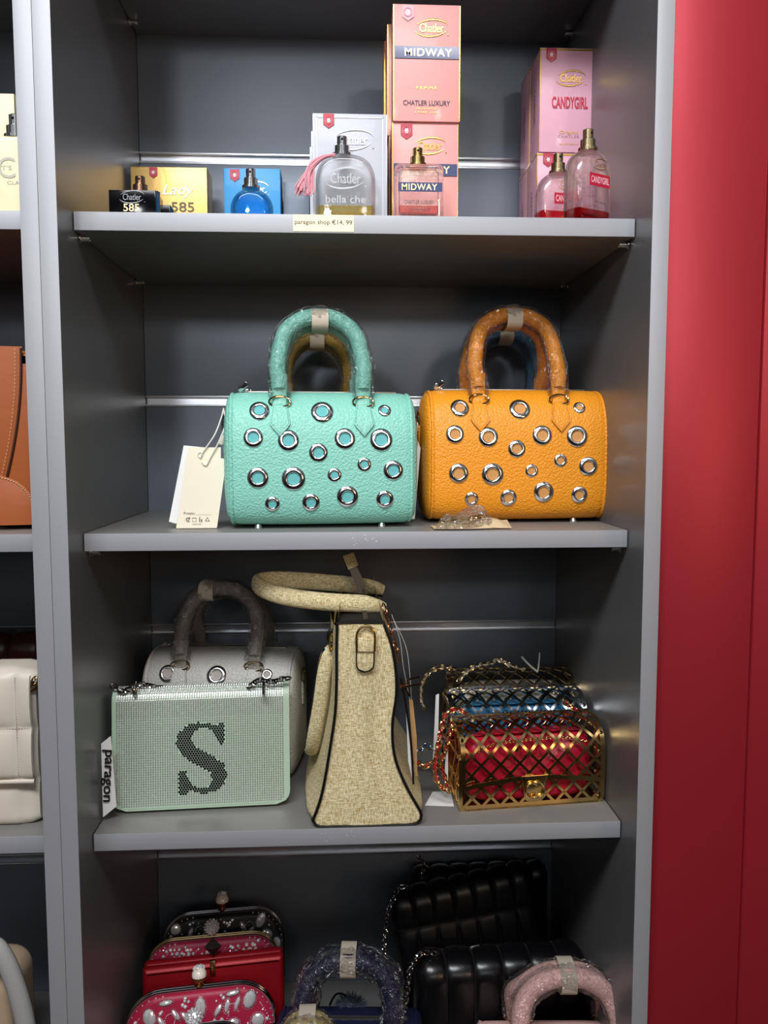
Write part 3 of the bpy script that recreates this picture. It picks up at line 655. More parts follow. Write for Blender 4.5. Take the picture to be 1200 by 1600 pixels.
def chain(mb, path, L=.008, r=.0011, wd=.6, M=None, step=.62, seg=8):
    P = [Vector(p) for p in path]; ds = [0]
    for i in range(1, len(P)): ds.append(ds[-1]+(P[i]-P[i-1]).length)
    s_ = 0; k = 0
    while s_ < ds[-1]:
        i = max(j for j in range(len(ds)) if ds[j] <= s_); i = min(i, len(P)-2); q = (s_-ds[i])/max(1e-9, ds[i+1]-ds[i])
        c = P[i].lerp(P[i+1], q); tg = (P[i+1]-P[i]).normalized(); Mx = Matrix.Translation(c) @ tg.to_track_quat('X', 'Z').to_matrix().to_4x4() @ R(45+90*(k % 2), 'X')
        if M is not None: Mx = M @ Mx
        pts = [(L/2*sgp(math.cos(a_), .8), L*wd/2*math.sin(a_), 0) for a_ in [2*PI*j/10 for j in range(10)]]
        mb.tube(pts, r, seg-2, closed=True, up=(0, 0, 1), M=Mx); s_ += L*step; k += 1
    return mb
m = MB(); chain(m, [(-.034, -.008, .010), (-.020, -.004, .012), (-.005, -.008, .013), (.008, .0, .015), (.016, -.006, .016), (.004, -.012, .015)], .008, .0010, M=None); m.build('gold_chain', GOLD, t)

# tan tote in the left unit
YB = .08; x1 = -2*TP-.004
t = thing('tote_bag', 'tan brown smooth leather tote with stitched panels in the left unit', 'handbag', (x1-.16, .11, Z2))
TAN = mat('tan_leather', 'A85A2E', .38, bump=('noise', 90, .15, .002)); TAN2 = mat('tan_stitch', 'D9A273', .6); H = at(30, 540, .12).z
m = MB(); m.slab(rrect(-.16, .155, .002, H-.004, .01, 4, rs=(.03, .045, .006, .006)), .012, .15, .018, 5); m.build('body', TAN, t)
xs = at(24, 560, .1).x-(x1-.16); 
m = MB(); m.grid(lambda u, v: ((-.16+(xs+.16)*u)-(.030*v*v if u > .5 else 0)*((u-.5)*2), .0-.012*math.sin(PI*min(1, u*1.0))*1-.004+.016*u*u, H-.001-(H*.80)*v), 20, 20); m.build('front_panel', TAN, t)
m = MB(); pa = [(xs-.001-.030*v*v, .0105, H-.003-(H*.8)*v) for v in [i/20 for i in range(21)]]; m.tube(pa, .0016, 6); m.build('edge_paint', mat('dark_brown_edge', '3A1A0C', .5), t)
# base corner patch
c = at(8, 770, .09)-Vector(t.location); cp = MB()
cp.grid(lambda u, v: (xs-.055+.070*v*math.cos(PI/2*(u*1.0)-.25), -.012+.010*v*v, .006+.062*v*max(0, math.sin(PI/2*u+.0))), 16, 8); cp.build('corner_patch', TAN, t)
m = MB(); P = [(xs-.055+.068*math.cos(PI/2*u-.25), -.0035, .006+.060*math.sin(PI/2*u)) for u in [i/26 for i in range(27)]]
for i in range(0, 26): m.tube([P[i], (Vector(P[i])*.45+Vector(P[i+1])*.55)], .0008, 5)
for i in range(46):
    z = H-.004-i*.0046
    if i < 40: m.tube([(xs-.006-.030*((H-.003-z)/(H*.8))**2, -.0035+.008, z), (xs-.006-.030*((H-.003-z)/(H*.8))**2, -.0035+.008, z-.0026)], .0006, 4)
for i in range(20):
    x = xs+.002+i*.0042
    if x < .150: m.tube([(x, .0110, H-.012), (x+.0025, .0110, H-.012)], .0006, 4)
m.build('stitching', TAN2, t)

# ================================================================== THIRD SHELF
# rhinestone bag
gx0, gx1 = .0085, .2375
t = thing('rhinestone_bag', 'pale green flap bag covered in rhinestones with a black letter S', 'handbag', ((gx0+gx1)/2, .112, Z3+.004), 3.5, rx=-7)
MINT = mat('mint_leather', 'AFC6B0', .45, bump=('noise', 300, .2, .001)); w_, h_ = (gx1-gx0)/2, .156
m = MB(); m.slab(rrect(-w_+.003, w_-.003, .0015, h_-.010, .02, 6, rs=(.02, .02, .012, .012)), .006, .048, .006, 4); m.build('body', MINT, t)
RT = .016
def gp(x, s_):        # s: distance up the flap from the bottom; wraps back over the top
    if s_ < h_-RT: return Vector((x, 0, s_)), Vector((0, -1, 0))
    a_ = min(PI/2, (s_-(h_-RT))/RT)
    p = Vector((x, RT-RT*math.cos(a_), h_-RT+RT*math.sin(a_))); ex = max(0, s_-(h_-RT)-RT*PI/2); return p+Vector((0, ex, 0)), Vector((0, -math.cos(a_), math.sin(a_)))
SL = h_-RT+RT*PI/2+.018
m = MB(); nu, nv = 40, 40; vs = []
for k in (0, 1):
    for i in range(nu+1):
        for j in range(nv+1):
            s_ = SL*j/nv; r_ = .018; inset = 0
            if s_ < r_: inset = r_-math.sqrt(max(0, r_*r_-(r_-s_)**2))
            x = (w_-inset)*(2*i/nu-1); p, n_ = gp(x, s_); vs.append(p+n_*(0 if k else -.0035)+Vector((0, .0, 0)))
fs = []; N = (nu+1)*(nv+1)
for k in (0, 1):
    for i in range(nu):
        for j in range(nv): q = k*N+i*(nv+1)+j; fs.append((q, q+nv+1, q+nv+2, q+1) if k else (q, q+1, q+nv+2, q+nv+1))
for i in range(nu):
    for j in (0, nv): q = i*(nv+1)+j; fs.append((q, q+nv+1, N+q+nv+1, N+q))
for j in range(nv):
    for i in (0, nu): q = i*(nv+1)+j; fs.append((q, q+1, N+q+1, N+q))
m.add(vs, fs); fl = m.build('flap', MINT, t)
# stones: grid over the flap; the S in black
SS = [(.93, .98), (.93, .70), (.86, .70), (.80, .82), (.68, .92), (.50, .95), (.33, .90), (.26, .80), (.30, .70), (.45, .62), (.70, .52), (.90, .40), (.97, .25), (.92, .12), (.78, .02), (.55, -.01), (.36, .02), (.24, .07), (.16, -.02), (.08, -.02), (.08, .32), (.16, .32), (.22, .18), (.36, .07), (.52, .04), (.66, .09), (.73, .18), (.68, .28), (.50, .37), (.27, .47), (.08, .60), (.02, .75), (.08, .88), (.22, .97), (.42, 1.0), (.62, .99), (.76, .93), (.84, .98)]
def inside(x, y, P):
    c = False; n = len(P)
    for i in range(n):
        (xa, ya), (xb, yb) = P[i], P[i-1]
        if (ya > y) != (yb > y) and x < (xb-xa)*(y-ya)/(yb-ya)+xa: c = not c
    return c
def insideS(u, v): return any(inside(u+a_, v+b_, SS) for a_, b_ in ((0, 0), (.022, 0), (-.022, 0), (0, .012), (0, -.012)))
sx0, sx1, sz0, sz1 = -.0330, .0330, .0200, .1100
wh, bk = MB(), MB()
def stone(mb, x, s_, r, h):
    p, n_ = gp(x, s_); M = Matrix.Translation(p+n_*.0001) @ n_.to_track_quat('Z', 'Y').to_matrix().to_4x4()
    q = 6; vs = [(r*math.cos(2*PI*i/q), r*math.sin(2*PI*i/q), 0) for i in range(q)]+[(r*.6*math.cos(2*PI*i/q), r*.6*math.sin(2*PI*i/q), h) for i in range(q)]
    mb.add(vs, [(i, (i+1) % q, q+(i+1) % q, q+i) for i in range(q)]+[tuple(range(q, 2*q))], M)
st = .00305; j = 0; s_ = .0065
while s_ < SL-.004:
    x = -w_+.0065
    while x < w_-.006:
        ins = 0
        if s_ < .02: ins = .02-math.sqrt(max(0, .0004-(.02-s_)**2))
        if abs(x) < w_-.005-ins:
            u, v = (x-sx0)/(sx1-sx0), (s_-sz0)/(sz1-sz0)
            if not insideS(u, v): stone(wh, x, s_, .0014, .0008)
        x += st
    s_ += st*(1 if s_ < .118 else .86)
s_ = sz0-.001; row = 0; sb = .0033
while s_ < sz1+.001:
    x = sx0-.001+(sb/2 if row % 2 else 0)
    while x < sx1+.001:
        if insideS((x-sx0)/(sx1-sx0), (s_-sz0)/(sz1-sz0)): stone(bk, x, s_, .00165, .0010)
        x += sb
    s_ += sb*.87; row += 1
tag(wh.build('rhinestones', mat('rhinestone', 'DCDCD8', .22, .75), fl, smooth=0, fix=False), 'silvery rhinestones in tight rows', kind='stuff')
tag(bk.build('letter_stones', mat('black_stone', '010102', .3, spec=.2), fl, smooth=0, fix=False), 'black stones forming a letter S', kind='stuff')
m = MB()
for i in range(70): x = -w_+.022+i*(2*w_-.044)/69; m.box(x-.0008, x+.0008, -.0004, .0001, .0023, .0029)
m.build('stitching', mat('mint_thread', '86A68C', .7), fl)
cm = MB(); Ic = inv(t)
for pp in ([(178, 1078, .135), (190, 1085, .13), (205, 1080, .13), (222, 1074, .14), (240, 1078, .145), (256, 1080, .15)], [(392, 1076, .14), (405, 1068, .14), (425, 1070, .14), (440, 1066, .14), (455, 1064, .14)]):
    cm = MB(); chain(cm, crom([Ic @ at(x, y, Y-.004)+Vector((0, 0, .004)) for x, y, Y in pp], 8), .0115, .0013); cm.build('chain_strap', NICKEL, t)
for px_ in (211, 412):
    c = Ic @ at(px_, 1077, .125); MB().tube([(c.x, c.y+.008*math.cos(q), c.z+.009*math.sin(q)) for q in [2*PI*i/20 for i in range(20)]], .0016, 8, closed=True).build('ring', NICKEL, t)
# white label card at the left
t2 = thing('label_card', 'white card with black lettering tucked left of the rhinestone bag', 'card', (at(172, 1275, .086).x, .086, Z3))
PC = poly_card(t2, 'card', [(161, 1277), (158, 1162), (173, 1150), (182, 1260)], .086, WHITEP, zmin=Z3+.001)
a = at(164, 1212, .0845); text(PC, 'lettering', 'paragon', 0, 0, 0, .068, .0125, mat('black_ink', '151515', .6), bold=.02, M=inv(t2) @ T(a.x+.0015, a.y-.0008, a.z) @ R(90+4, 'Y'))

# ---- linen tote, end-on
TY = .060; tx = at(565, 1290, TY).x
t = thing('tote_bag', 'cream linen tote with black piping standing end-on in the middle', 'handbag', (tx, TY, Z3)); I = inv(t); LN = linen(); PIP = mat('black_piping', '0D0C0C', .4)
def LP(x, y, Y=TY): return I @ at(x, y, Y)
lp = crom([LP(*p) for p in ((527, 975), (526, 1015), (526, 1056), (524, 1110), (517, 1160), (508, 1215), (500, 1250), (489, 1280))], 4)
rp_ = crom([LP(*p) for p in ((600, 975), (611, 1005), (618, 1045), (619, 1085), (613, 1130), (616, 1178), (632, 1222), (656, 1265))], 4)
bt = [LP(*p) for p in ((491, 1285), (502, 1292), (530, 1295), (570, 1296), (610, 1295), (642, 1290), (655, 1281), (658, 1272))]
for b_ in bt: b_.z = max(b_.z, .0008)
base = crom(bt, 3); N_ = 36
def lerp_list(P, n): return [P[min(len(P)-1, int(round(i*(len(P)-1)/(n-1))))] for i in range(n)]
outl = lerp_list(list(reversed(lp)), 30); outr = lerp_list(rp_, 30)
loop = [(p.x, p.z) for p in base]+[(p.x, p.z) for p in list(reversed(outr))][::1]
# anticlockwise seen from -Y: bottom left -> bottom right -> up the right -> down the left
loop = [(p.x, p.z) for p in base]+[(p.x, p.z) for p in [q for q in rp_[::-1]]]+[(p.x, p.z) for p in lp]
loop = [loop[i] for i in range(len(loop)) if i == 0 or (Vector(loop[i])-Vector(loop[i-1])).length > .0008]
n = len(loop); cxm = sum(p[0] for p in loop)/n; L_ = .285
secs = [(0, 1), (.004, 1.0), (.03, 1.10), (.09, 1.16), (.15, 1.18), (.21, 1.16), (.27, 1.08), (L_, 1)]
m = MB(); vs = []
for y, s_ in secs:
    for x, z in loop: vs.append((cxm+(x-cxm)*s_-.002*(s_-1)*10, y, z))
zt_l = max(z for x, z in loop)
m.add(vs, [(i*n+k, i*n+(k+1) % n, (i+1)*n+(k+1) % n, (i+1)*n+k) for i in range(len(secs)-1) for k in range(n) if not (min(loop[k][1], loop[(k+1) % n][1]) > zt_l-.006)]+[tuple((len(secs)-1)*n+k for k in range(n))])
m.build('body', LN, t, smooth=60)
# end panel, softly folded
m = MB(); cz = [sum(p[1] for p in loop)/n]; rings = 10; vs = []
ctr = [(cxm+.002*math.sin(z*30), z) for x, z in loop]
for r_ in range(rings+1):
    q = r_/rings
    for x, z in loop:
        xx = cxm+(x-cxm)*(1-q); dent = .006*math.sin(q*PI)*max(0, 1-abs(z-.15)/.12)
        vs.append((xx, -.001-.003*math.sin(q*PI/2)+dent, z))
m.add(vs, [(i*n+k, i*n+(k+1) % n, (i+1)*n+(k+1) % n, (i+1)*n+k) for i in range(rings) for k in range(n)]); m.build('end_panel', LN, t, smooth=60)
e = MB(); e.tube([(p.x, -.003, p.z) for p in lp]+[(p.x, -.003, p.z) for p in base[1:]]+[(p.x, -.003, p.z) for p in rp_[::-1]][0:], .0019, 8); e.build('piping', PIP, t)
e = MB(); e.tube([(p.x-.003, .008, p.z+.0022) for p in base], .003, 8); e.build('base_trim', PIP, t)
top_z = LP(560, 972).z
m = MB(); xl, xr = LP(527, 975).x, LP(600, 975).x
m.tube(crom([(xl-.001, -.0015, top_z-.001), (xl+.02, -.004, top_z+.002), (xr-.02, -.004, top_z+.002), (xr+.001, -.0015, top_z-.001)], 6), .0016, 6)
for i in range(26): m.box(cxm-.003, cxm+.003, .004+i*.0105, .012+i*.0105, top_z+.0005, top_z+.003)
m.build('zipper', mat('dark_zipper', '2A2826', .4, .3), t)
m = MB(); m.box(xl+.002, xr-.002, .002, L_-.004, top_z-.006, top_z-.0005); m.build('top_lining', mat('black_lining', '111111', .7), t)
for s2, x in ((-1, xl), (1, xr)):      # raised front and back panels around the mouth
    pm = MB(); pm.grid(lambda u, v: (x+s2*(.001-.004*math.sin(PI*u))-s2*.003*v, .01+(L_-.02)*u, top_z-.008+(.022+.006*math.sin(PI*u))*v), 14, 5)
    pm.build('mouth_edge', LN, t, smooth=60)
# side tab and D ring
tb = MB(); cx_ = LP(570, 1030); P = [LP(x, y, TY-.004) for x, y in ((557, 1000), (583, 1000), (584, 1040), (578, 1046), (570, 1048), (562, 1046), (556, 1040))]
tb.slab([(p.x, p.z) for p in reversed(P)], -.0075, -.0035, .001, 2); tb.build('ring_tab', LN, t)
P = crom([LP(x, y) for x, y in ((557, 1015), (557, 1038), (563, 1045), (571, 1047), (580, 1043), (584, 1034), (584, 1010))], 4)
MB().tube([(p.x, -.0078, p.z) for p in P], .0009, 5).build('tab_edge', PIP, t)
P = [LP(x, y) for x, y in ((557, 1016), (557, 990), (562, 980), (570, 976), (579, 978), (585, 988), (585, 1015))]
MB().tube([(p.x, -.0085, p.z) for p in crom(P, 5)], .0016, 8).build('ring', GOLD, t)
m = MB(); P = [LP(x, y) for x, y in ((559, 994), (584, 994), (583, 1015), (559, 1015))]
m.slab([(p.x, p.z) for p in reversed(P)], -.0110, -.0075, .0012, 2); m.build('tab_loop', LN, t)
# upper handle flopping to the left
def flathandle(name, P, r=.0085, flat=.62, up=(0, 0, 1), tp=.55, edge=True):
    path = crom([I @ at(*p) for p in P], 8)
    o = MB().tube(path, lambda q: r*(tp+(1-tp)*min(1, min(q, 1-q)/.12)), 14, flat=flat, up=up).build(name, LN, t, smooth=60)
    if edge: MB().tube([p-Vector((0, 0, r*.86)) for p in path[2:-2]], .0013, 6).build('piping', PIP, o)
    return o
h1 = flathandle('handle', [(601, 950, .125), (585, 946, .12), (560, 943, .115), (520, 941, .11), (470, 936, .11), (430, 928, .115), (405, 917, .13), (402, 910, .155), (425, 906, .18), (470, 907, .20), (520, 911, .21), (560, 915, .22), (585, 918, .22), (600, 922, .22)], r=.0118, flat=.55)
# drooping handle on the left
P = [(520, 1010, .10), (514, 1022, .10), (506, 1050, .10), (499, 1100, .105), (490, 1150, .115), (487, 1172, .14), (489, 1160, .19), (497, 1110, .21), (505, 1060, .22), (512, 1030, .22)]
path = crom([I @ at(*p) for p in P], 8)
o = MB().tube(path, lambda q: .0098*(.6+.4*min(1, min(q, 1-q)/.12)), 14, flat=.7, up=(1, 0, 0)).build('handle', LN, t, smooth=60)
MB().tube([p+Vector((-.0085, -.002, 0)) for p in path[3:38]], .0015, 6).build('piping', PIP, o)
MB().tube(crom([LP(x, y, .09) for x, y in ((517, 985), (513, 995), (516, 1006), (522, 1004), (523, 992))], 5, closed=True), .0026, 8, closed=True).build('handle_loop', PIP, t)
MB().tube(crom([LP(x, y, .088) for x, y in ((518, 990), (515, 1003), (517, 1018), (521, 1003))], 5, closed=True), .0013, 8, closed=True).build('ring', GOLD, t)
MB().tube(crom([LP(x, y, .088) for x, y in ((524, 955), (522, 972), (521, 985))], 5), .0013, 8).build('ring_post', GOLD, t)
# right hand hardware: metal links, zip pull, kraft tag
m = MB(); chain(m, crom([LP(x, y, .10) for x, y in ((601, 952), (607, 972), (613, 995), (620, 1018), (626, 1040))], 6), .016, .0011, wd=.35, step=.8); m.build('handle_chain', COPPER, t)
m = MB(); P = [LP(x, y, .07) for x, y in ((629, 1066), (634, 1072), (658, 1069), (656, 1058), (645, 1062))]
m.tube([LP(x, y, .07) for x, y in ((634, 1073), (658, 1069), (655, 1058), (636, 1062))], .0016, 6, closed=True); m.tube([LP(626, 1073, .075), LP(636, 1068, .07)], .002, 6); m.tube([LP(632, 1074, .07), LP(640, 1088, .07)], .0013, 6); m.build('zipper_pull', COPPER, t)
poly_card(t, 'kraft_tag', [(639, 1092), (645, 1094), (651, 1150), (652, 1212), (649, 1214), (643, 1150)], .085, mat('kraft_card', 'B98F5C', .75))
poly_card(t, 'white_tag', [(634, 1105), (638, 1120), (645, 1180), (645, 1222), (638, 1190)], .08, WHITEP)
for P in ([(612, 960, .09), (625, 1000, .09), (630, 1040, .085), (640, 1092, .085)], [(616, 970, .09), (634, 1010, .09), (640, 1050, .085), (643, 1094, .085)]):
    MB().tube(crom([LP(*p) for p in P], 6), .0004, 5).build('plastic_loop', mat('clear_thread', 'B8B8B8', .2), t)
MB().tube(crom([LP(x, y, .075) for x, y in ((626, 1060), (634, 1100), (642, 1160), (646, 1225))], 6), .0014, 6).build('pocket_zip', PIP, t)
# end-of-zip tab sticking up behind the handle
zt2 = MB(); P = [LP(x, y, .19) for x, y in ((535, 868), (552, 862), (560, 883), (544, 890))]
zt2.slab([(p.x, p.z) for p in reversed(P)], .125, .130, .001, 2); zo = zt2.build('zip_end_tab', LN, t)
MB().tube([LP(x, y, .189) for x, y in ((535, 868), (543.5, 891), (561, 884))], .001, 5).build('tab_edge', PIP, zo)
m = MB(); P = [LP(x, y, .195) for x, y in ((546, 889), (557, 884), (572, 914), (560, 926))]; m.slab([(p.x, p.z) for p in reversed(P)], .127, .130); m.tube(crom([LP(566, 916, .19), LP(572, 935, .18), LP(571, 960, .15), LP(570, 968, .13)], 5), .003, 6, flat=.3); m.build('zip_tape', mat('taupe_tape', '7E7768', .8), t)

# ---- cage bags
def cage(label, loc, rz, metal, pouchcol, name, strapcol=None, w=.195, dep=.062, hgt=.107, group='metal lattice bags at the right of the third shelf', full=True):
    t = thing('lattice_bag', label, 'handbag', loc, rz, group); hw = w/2; RB = .036
    H1 = hgt-RB
    def flapmap(x, s_, off=0):
        if s_ < H1: p, n_ = Vector((x, 0, s_)), Vector((0, -1, 0))
        else:
            a_ = min(PI/2, (s_-H1)/RB); p = Vector((x, RB-RB*math.cos(a_), H1+RB*math.sin(a_))); n_ = Vector((0, -math.cos(a_), math.sin(a_)))
            p = p+Vector((0, max(0, s_-H1-RB*PI/2), 0))
        return p+n_*off
    def strip(mb, a, b, wd, th, mp, clip=None):
        a, b = Vector(a), Vector(b); L = (b-a).length
        if L < .0005: return
        n_ = max(1, int(L/.004)); d_ = (b-a)/L; q = Vector((-d_.y, d_.x))*wd/2; vs = []
        for i in range(n_+1):
            c = a+d_*(L*i/n_)
            for e, o_ in ((-1, 0), (1, 0), (1, th), (-1, th)): pp = c+q*e; vs.append(mp(pp.x, pp.y, o_))
        fs = [(i*4+k, i*4+(k+1) % 4, i*4+4+(k+1) % 4, i*4+4+k) for i in range(n_) for k in range(4)]; fs += [(0, 1, 2, 3), tuple(n_*4+k for k in (3, 2, 1, 0))]
        mb.add(vs, fs)
    def lattice(mb, x0, x1, smin, s1, nx, pitch_s, wd, th, mp, s0f=None):
        px_ = (x1-x0)/nx; sl = pitch_s/px_
        for sg in (1, -1):
            for k in range(-60, 60):
                # line: s = smin + sg*sl*(x-x0) + k*pitch
                pts = []; N = 160; run = None
                for i in range(N+1):
                    x = x0+(x1-x0)*i/N; s_ = smin+sg*sl*(x-x0)+k*pitch_s; lo = s0f(x) if s0f else smin
                    ok = lo <= s_ <= s1
                    if ok and run is None: run = (x, s_)
                    if ok: last = (x, s_)
                    if (not ok or i == N) and run is not None: strip(mb, run, last, wd, th, mp); run = None
    ps = .0262
    # box front: lattice and frame
    fm = lambda x, s_, o_: Vector((x, .0035-o_, s_))
    m = MB(); lattice(m, -hw+.003, hw-.003, .004, .047, 7.5, ps, .0036, .0012, fm)
    out = rrect(-hw, hw, 0, H1, .008, 5, rs=(.008, .008, .002, .002))
    for i in range(len(out)):
        if min(out[i][1], out[(i+1) % len(out)][1]) < H1-.003: strip(m, out[i], out[(i+1) % len(out)], .0055, .0014, fm)
    strip(m, (-hw+.006, .0035), (hw-.006, .0035), .008, .0014, fm)
    m.build('front_lattice', metal, t, smooth=30)
    # back and side frames
    m = MB(); bm_ = lambda x, s_, o_: Vector((x, dep+o_, s_))
    lattice(m, -hw+.003, hw-.003, .004, hgt-.004, 7.5, ps, .0030, .0012, bm_)
    for i in range(len(out)): strip(m, out[i], out[(i+1) % len(out)], .0055, .0014, bm_)
    m.build('back_lattice', metal, t, smooth=30)
    m = MB()
    for sg in (-1, 1):
        for z in (.004, hgt*.32, hgt*.62, hgt-.012): m.tube([(sg*(hw-.002), .003, z), (sg*(hw-.002), dep, z)], .0020, 8); m.ball((sg*(hw-.002), .012, z), .0038, 8); m.ball((sg*(hw-.002), .022, z), .0032, 8)
        for y in (.012, .024, .044): m.tube(crom([(sg*(hw-.002), y, .003), (sg*(hw+.0015), y, hgt*.3), (sg*(hw-.004), y, hgt*.6), (sg*(hw-.002), y, hgt-.008)], 5), .0016, 6)
    m.box(-hw+.002, hw-.002, .003, dep, 0, .0015); m.build('side_frame', metal, t)
    # flap
    def s0(x):
        u = abs(x)/hw
        if u < .14: return .0280
        return .040-.010*max(0, u-.14)**1.2*1.1 if u < .9 else .031
    m = MB(); SF = H1+RB*PI/2+dep-RB*1.2
    fl = lambda x, s_, o_: flapmap(x, s_, .0012+o_)
    lattice(m, -hw, hw, .036, SF-.002, 7.5, ps, .0036, .0014, fl, s0f=s0)
    for sg in (-1, 1): strip(m, (sg*(hw-.002), s0(hw)+.004), (sg*(hw-.002), SF), .006, .0016, fl)
    strip(m, (-hw, SF), (hw, SF), .006, .0016, fl); 
    P = [(-hw+2*hw*i/60, s0(-hw+2*hw*i/60)+.002) for i in range(61)]
    P = [p for p in P if abs(p[0]) > hw*.12]
    for i in range(len(P)-1):
        if P[i+1][0]-P[i][0] < .01: strip(m, P[i], P[i+1], .0060, .0016, fl)
    m.build('flap_lattice', metal, t, smooth=30)
    # clasp
    if full:
        c = MB(); cl = [(-.014, .018), (-.011, .012), (0, .0095), (.011, .012), (.014, .018), (.0155, .036), (.019, .046), (-.019, .046), (-.0155, .036)]
        c.slab(cl, -.0055, -.0025, .001, 2); co = c.build('clasp_plate', metal, t)
        e = MB(); 
        for sg in (-1, 1):
            P = [(sg*.0042+sg*-.0085*math.cos(a_)*-1, -.0075, .027+.0100*math.sin(a_)) for a_ in [math.radians(42+276*i/28) for i in range(29)]]
            P = [(-sg*.0042*-1*-1+sg*.0088*math.cos(a_)*1.0, -.0075-.0008*sg, .027+.0100*math.sin(a_)) for a_ in [math.radians(46+268*i/28) for i in range(29)]]
            e.tube(P, .0021, 8, flat=.7, up=(0, 1, 0))
        e.build('emblem', metal, co)
    # pouch
    pc = mat('pouch_'+name, pouchcol, .42, bump=('wrinkle', 22, .55, .006), spec=.4)
    ins = .009
    def pf(u, v):
        a_ = 2*PI*u; c_, s_ = math.cos(a_), math.sin(a_); x = (hw-ins)*sgp(c_, .45); z = .010+(hgt-.020)/2*(1+sgp(s_, .5)); bl = math.sin(PI/2*min(1, v*1.0))
        r_ = math.cos(PI/2*v)**.35 if v < 1 else 0
        x *= r_; z = (hgt/2-.002)+(z-(hgt/2))*r_; 
        return Vector((x, dep/2, z)), v
    m = MB(); nn = 48; K = 10; vs = []
    for k in range(-K, K+1):
        th_ = PI/2*k/K; r_ = max(.001, math.cos(th_))**.2; y = dep/2+(dep/2-.007)*math.sin(th_)
        for i in range(nn):
            a_ = 2*PI*i/nn; vs.append(((hw-ins)*sgp(math.cos(a_), .32)*r_, y+(max(0, math.sin(a_))**3)*.012*(1 if y < dep/2 else -1), hgt/2-.004+(hgt/2-.008)*sgp(math.sin(a_), .42)*r_))
    m.add(vs, [(k*nn+i, k*nn+(i+1) % nn, (k+1)*nn+(i+1) % nn, (k+1)*nn+i) for k in range(2*K) for i in range(nn)]+[tuple(reversed(range(nn))), tuple(range(2*K*nn, 2*K*nn+nn))]); po = m.build('pouch', pc, t, smooth=60)
    z = MB(); P = crom([(-hw*.80, .0095, hgt*.70), (-hw*.5, .0095, hgt*.80), (0, .0095, hgt*.83), (hw*.5, .0095, hgt*.83), (hw*.8, .0095, hgt*.76)], 10)
    chain(z, P, .0028, .0006, wd=1, step=1); z.build('pouch_zipper', metal, po)
    if full:
        z = MB(); z.box(-.024, -.019, .0035, .006, hgt*.70, hgt*.84, .001); z.build('pouch_zip_pull', metal, po)
        text(po, 'lettering', 'EN   OCO   N', -.002, .068, .0055, .066, .0058, GOLD)
    return t
cz_ = Z3
CG1 = cage('gold lattice metal bag with crimson pouch and twin-C clasp, frontmost', (.5575, .0985, cz_), 6, GOLD, 'B3122F', 'crimson')
CG2 = cage('silver lattice metal bag with blue pouch, middle one of the three', (.5560, .178, cz_), 3, mat('silver_lattice', 'C8CACC', .12, 1), '2E6C92', 'blue', hgt=.120, full=False)
CG3 = cage('pale gold lattice metal bag with white pouch, rearmost of the three', (.5650, .258, cz_), 1, PALEGOLD, 'B9B6AC', 'white', hgt=.126, full=False)
def woven(t, pp, m1, m2, L=.0105, r=.0011):
    I = inv(t); P = crom([I @ at(*p) for p in pp], 8); a_ = MB(); chain(a_, P, L, r, wd=.62); so = a_.build('chain_strap', m1, t)
    if m2: MB().tube([p+Vector((.0008*math.sin(i*1.7), .0008*math.cos(i*1.7), 0)) for i, p in enumerate(P)], .0026, 6, flat=.55).build('leather_lace', m2, so)
RL = mat('red_leather', 'A01028', .4); BL = mat('blue_leather', '1D3F5C', .4); WL = mat('white_leather', 'B8B2A4', .5)
woven(CG1, [(728, 1114, .125), (712, 1108, .125), (696, 1118, .12), (690, 1140, .115), (684, 1170, .11), (680, 1200, .11), (684, 1222, .105), (698, 1236, .1)], GOLD, RL)
woven(CG1, [(702, 1232, .115), (694, 1212, .118), (690, 1190, .12), (700, 1160, .13), (706, 1130, .135)], GOLD, RL, L=.009)
woven(CG1, [(652, 1192, .125), (664, 1197, .12), (676, 1192, .12), (690, 1198, .12)], GOLD, RL)
woven(CG1, [(884, 1098, .14), (892, 1104, .135), (902, 1110, .135)], GOLD, RL)
woven(CG2, [(656, 1172, .19), (664, 1165, .19), (674, 1170, .185), (684, 1168, .18)], mat('silver_lattice', 'C8CACC'), BL)
woven(CG3, [(662, 1104, .27), (658, 1090, .27), (660, 1068, .27), (672, 1050, .27), (692, 1042, .275), (712, 1046, .28)], PALEGOLD, WL)
woven(CG3, [(718, 1062, .25), (728, 1050, .25), (745, 1040, .255), (768, 1036, .265), (776, 1030, .27), (800, 1040, .27), (820, 1046, .275)], PALEGOLD, WL)
poly_card(CG2, 'price_card', [(676, 1196), (681, 1086), (686, 1084), (684, 1190)], .18, WHITEP)
poly_card(CG1, 'price_card', [(694, 1238), (696, 1180), (700, 1170), (700, 1236)], .13, WHITEP, zmin=cz_+.001)
t = thing('price_tag', 'white price tag lying flat left of the gold lattice bag', 'tag', (at(680, 1222, .15).x, .142, Z3+.0002))
MB().slab([(-.018, -.030), (.020, -.035), (.022, .012), (-.003, .012)], 0, .0009, 0, M=R(-90, 'X')).build('card', WHITEP, t)
cord(CG3, [(840, 1050, .27), (826, 1038, .27), (815, 1026, .27)], .0016); cord(CG3, [(840, 1050, .27), (842, 1036, .27), (843, 1020, .27)], .0012)

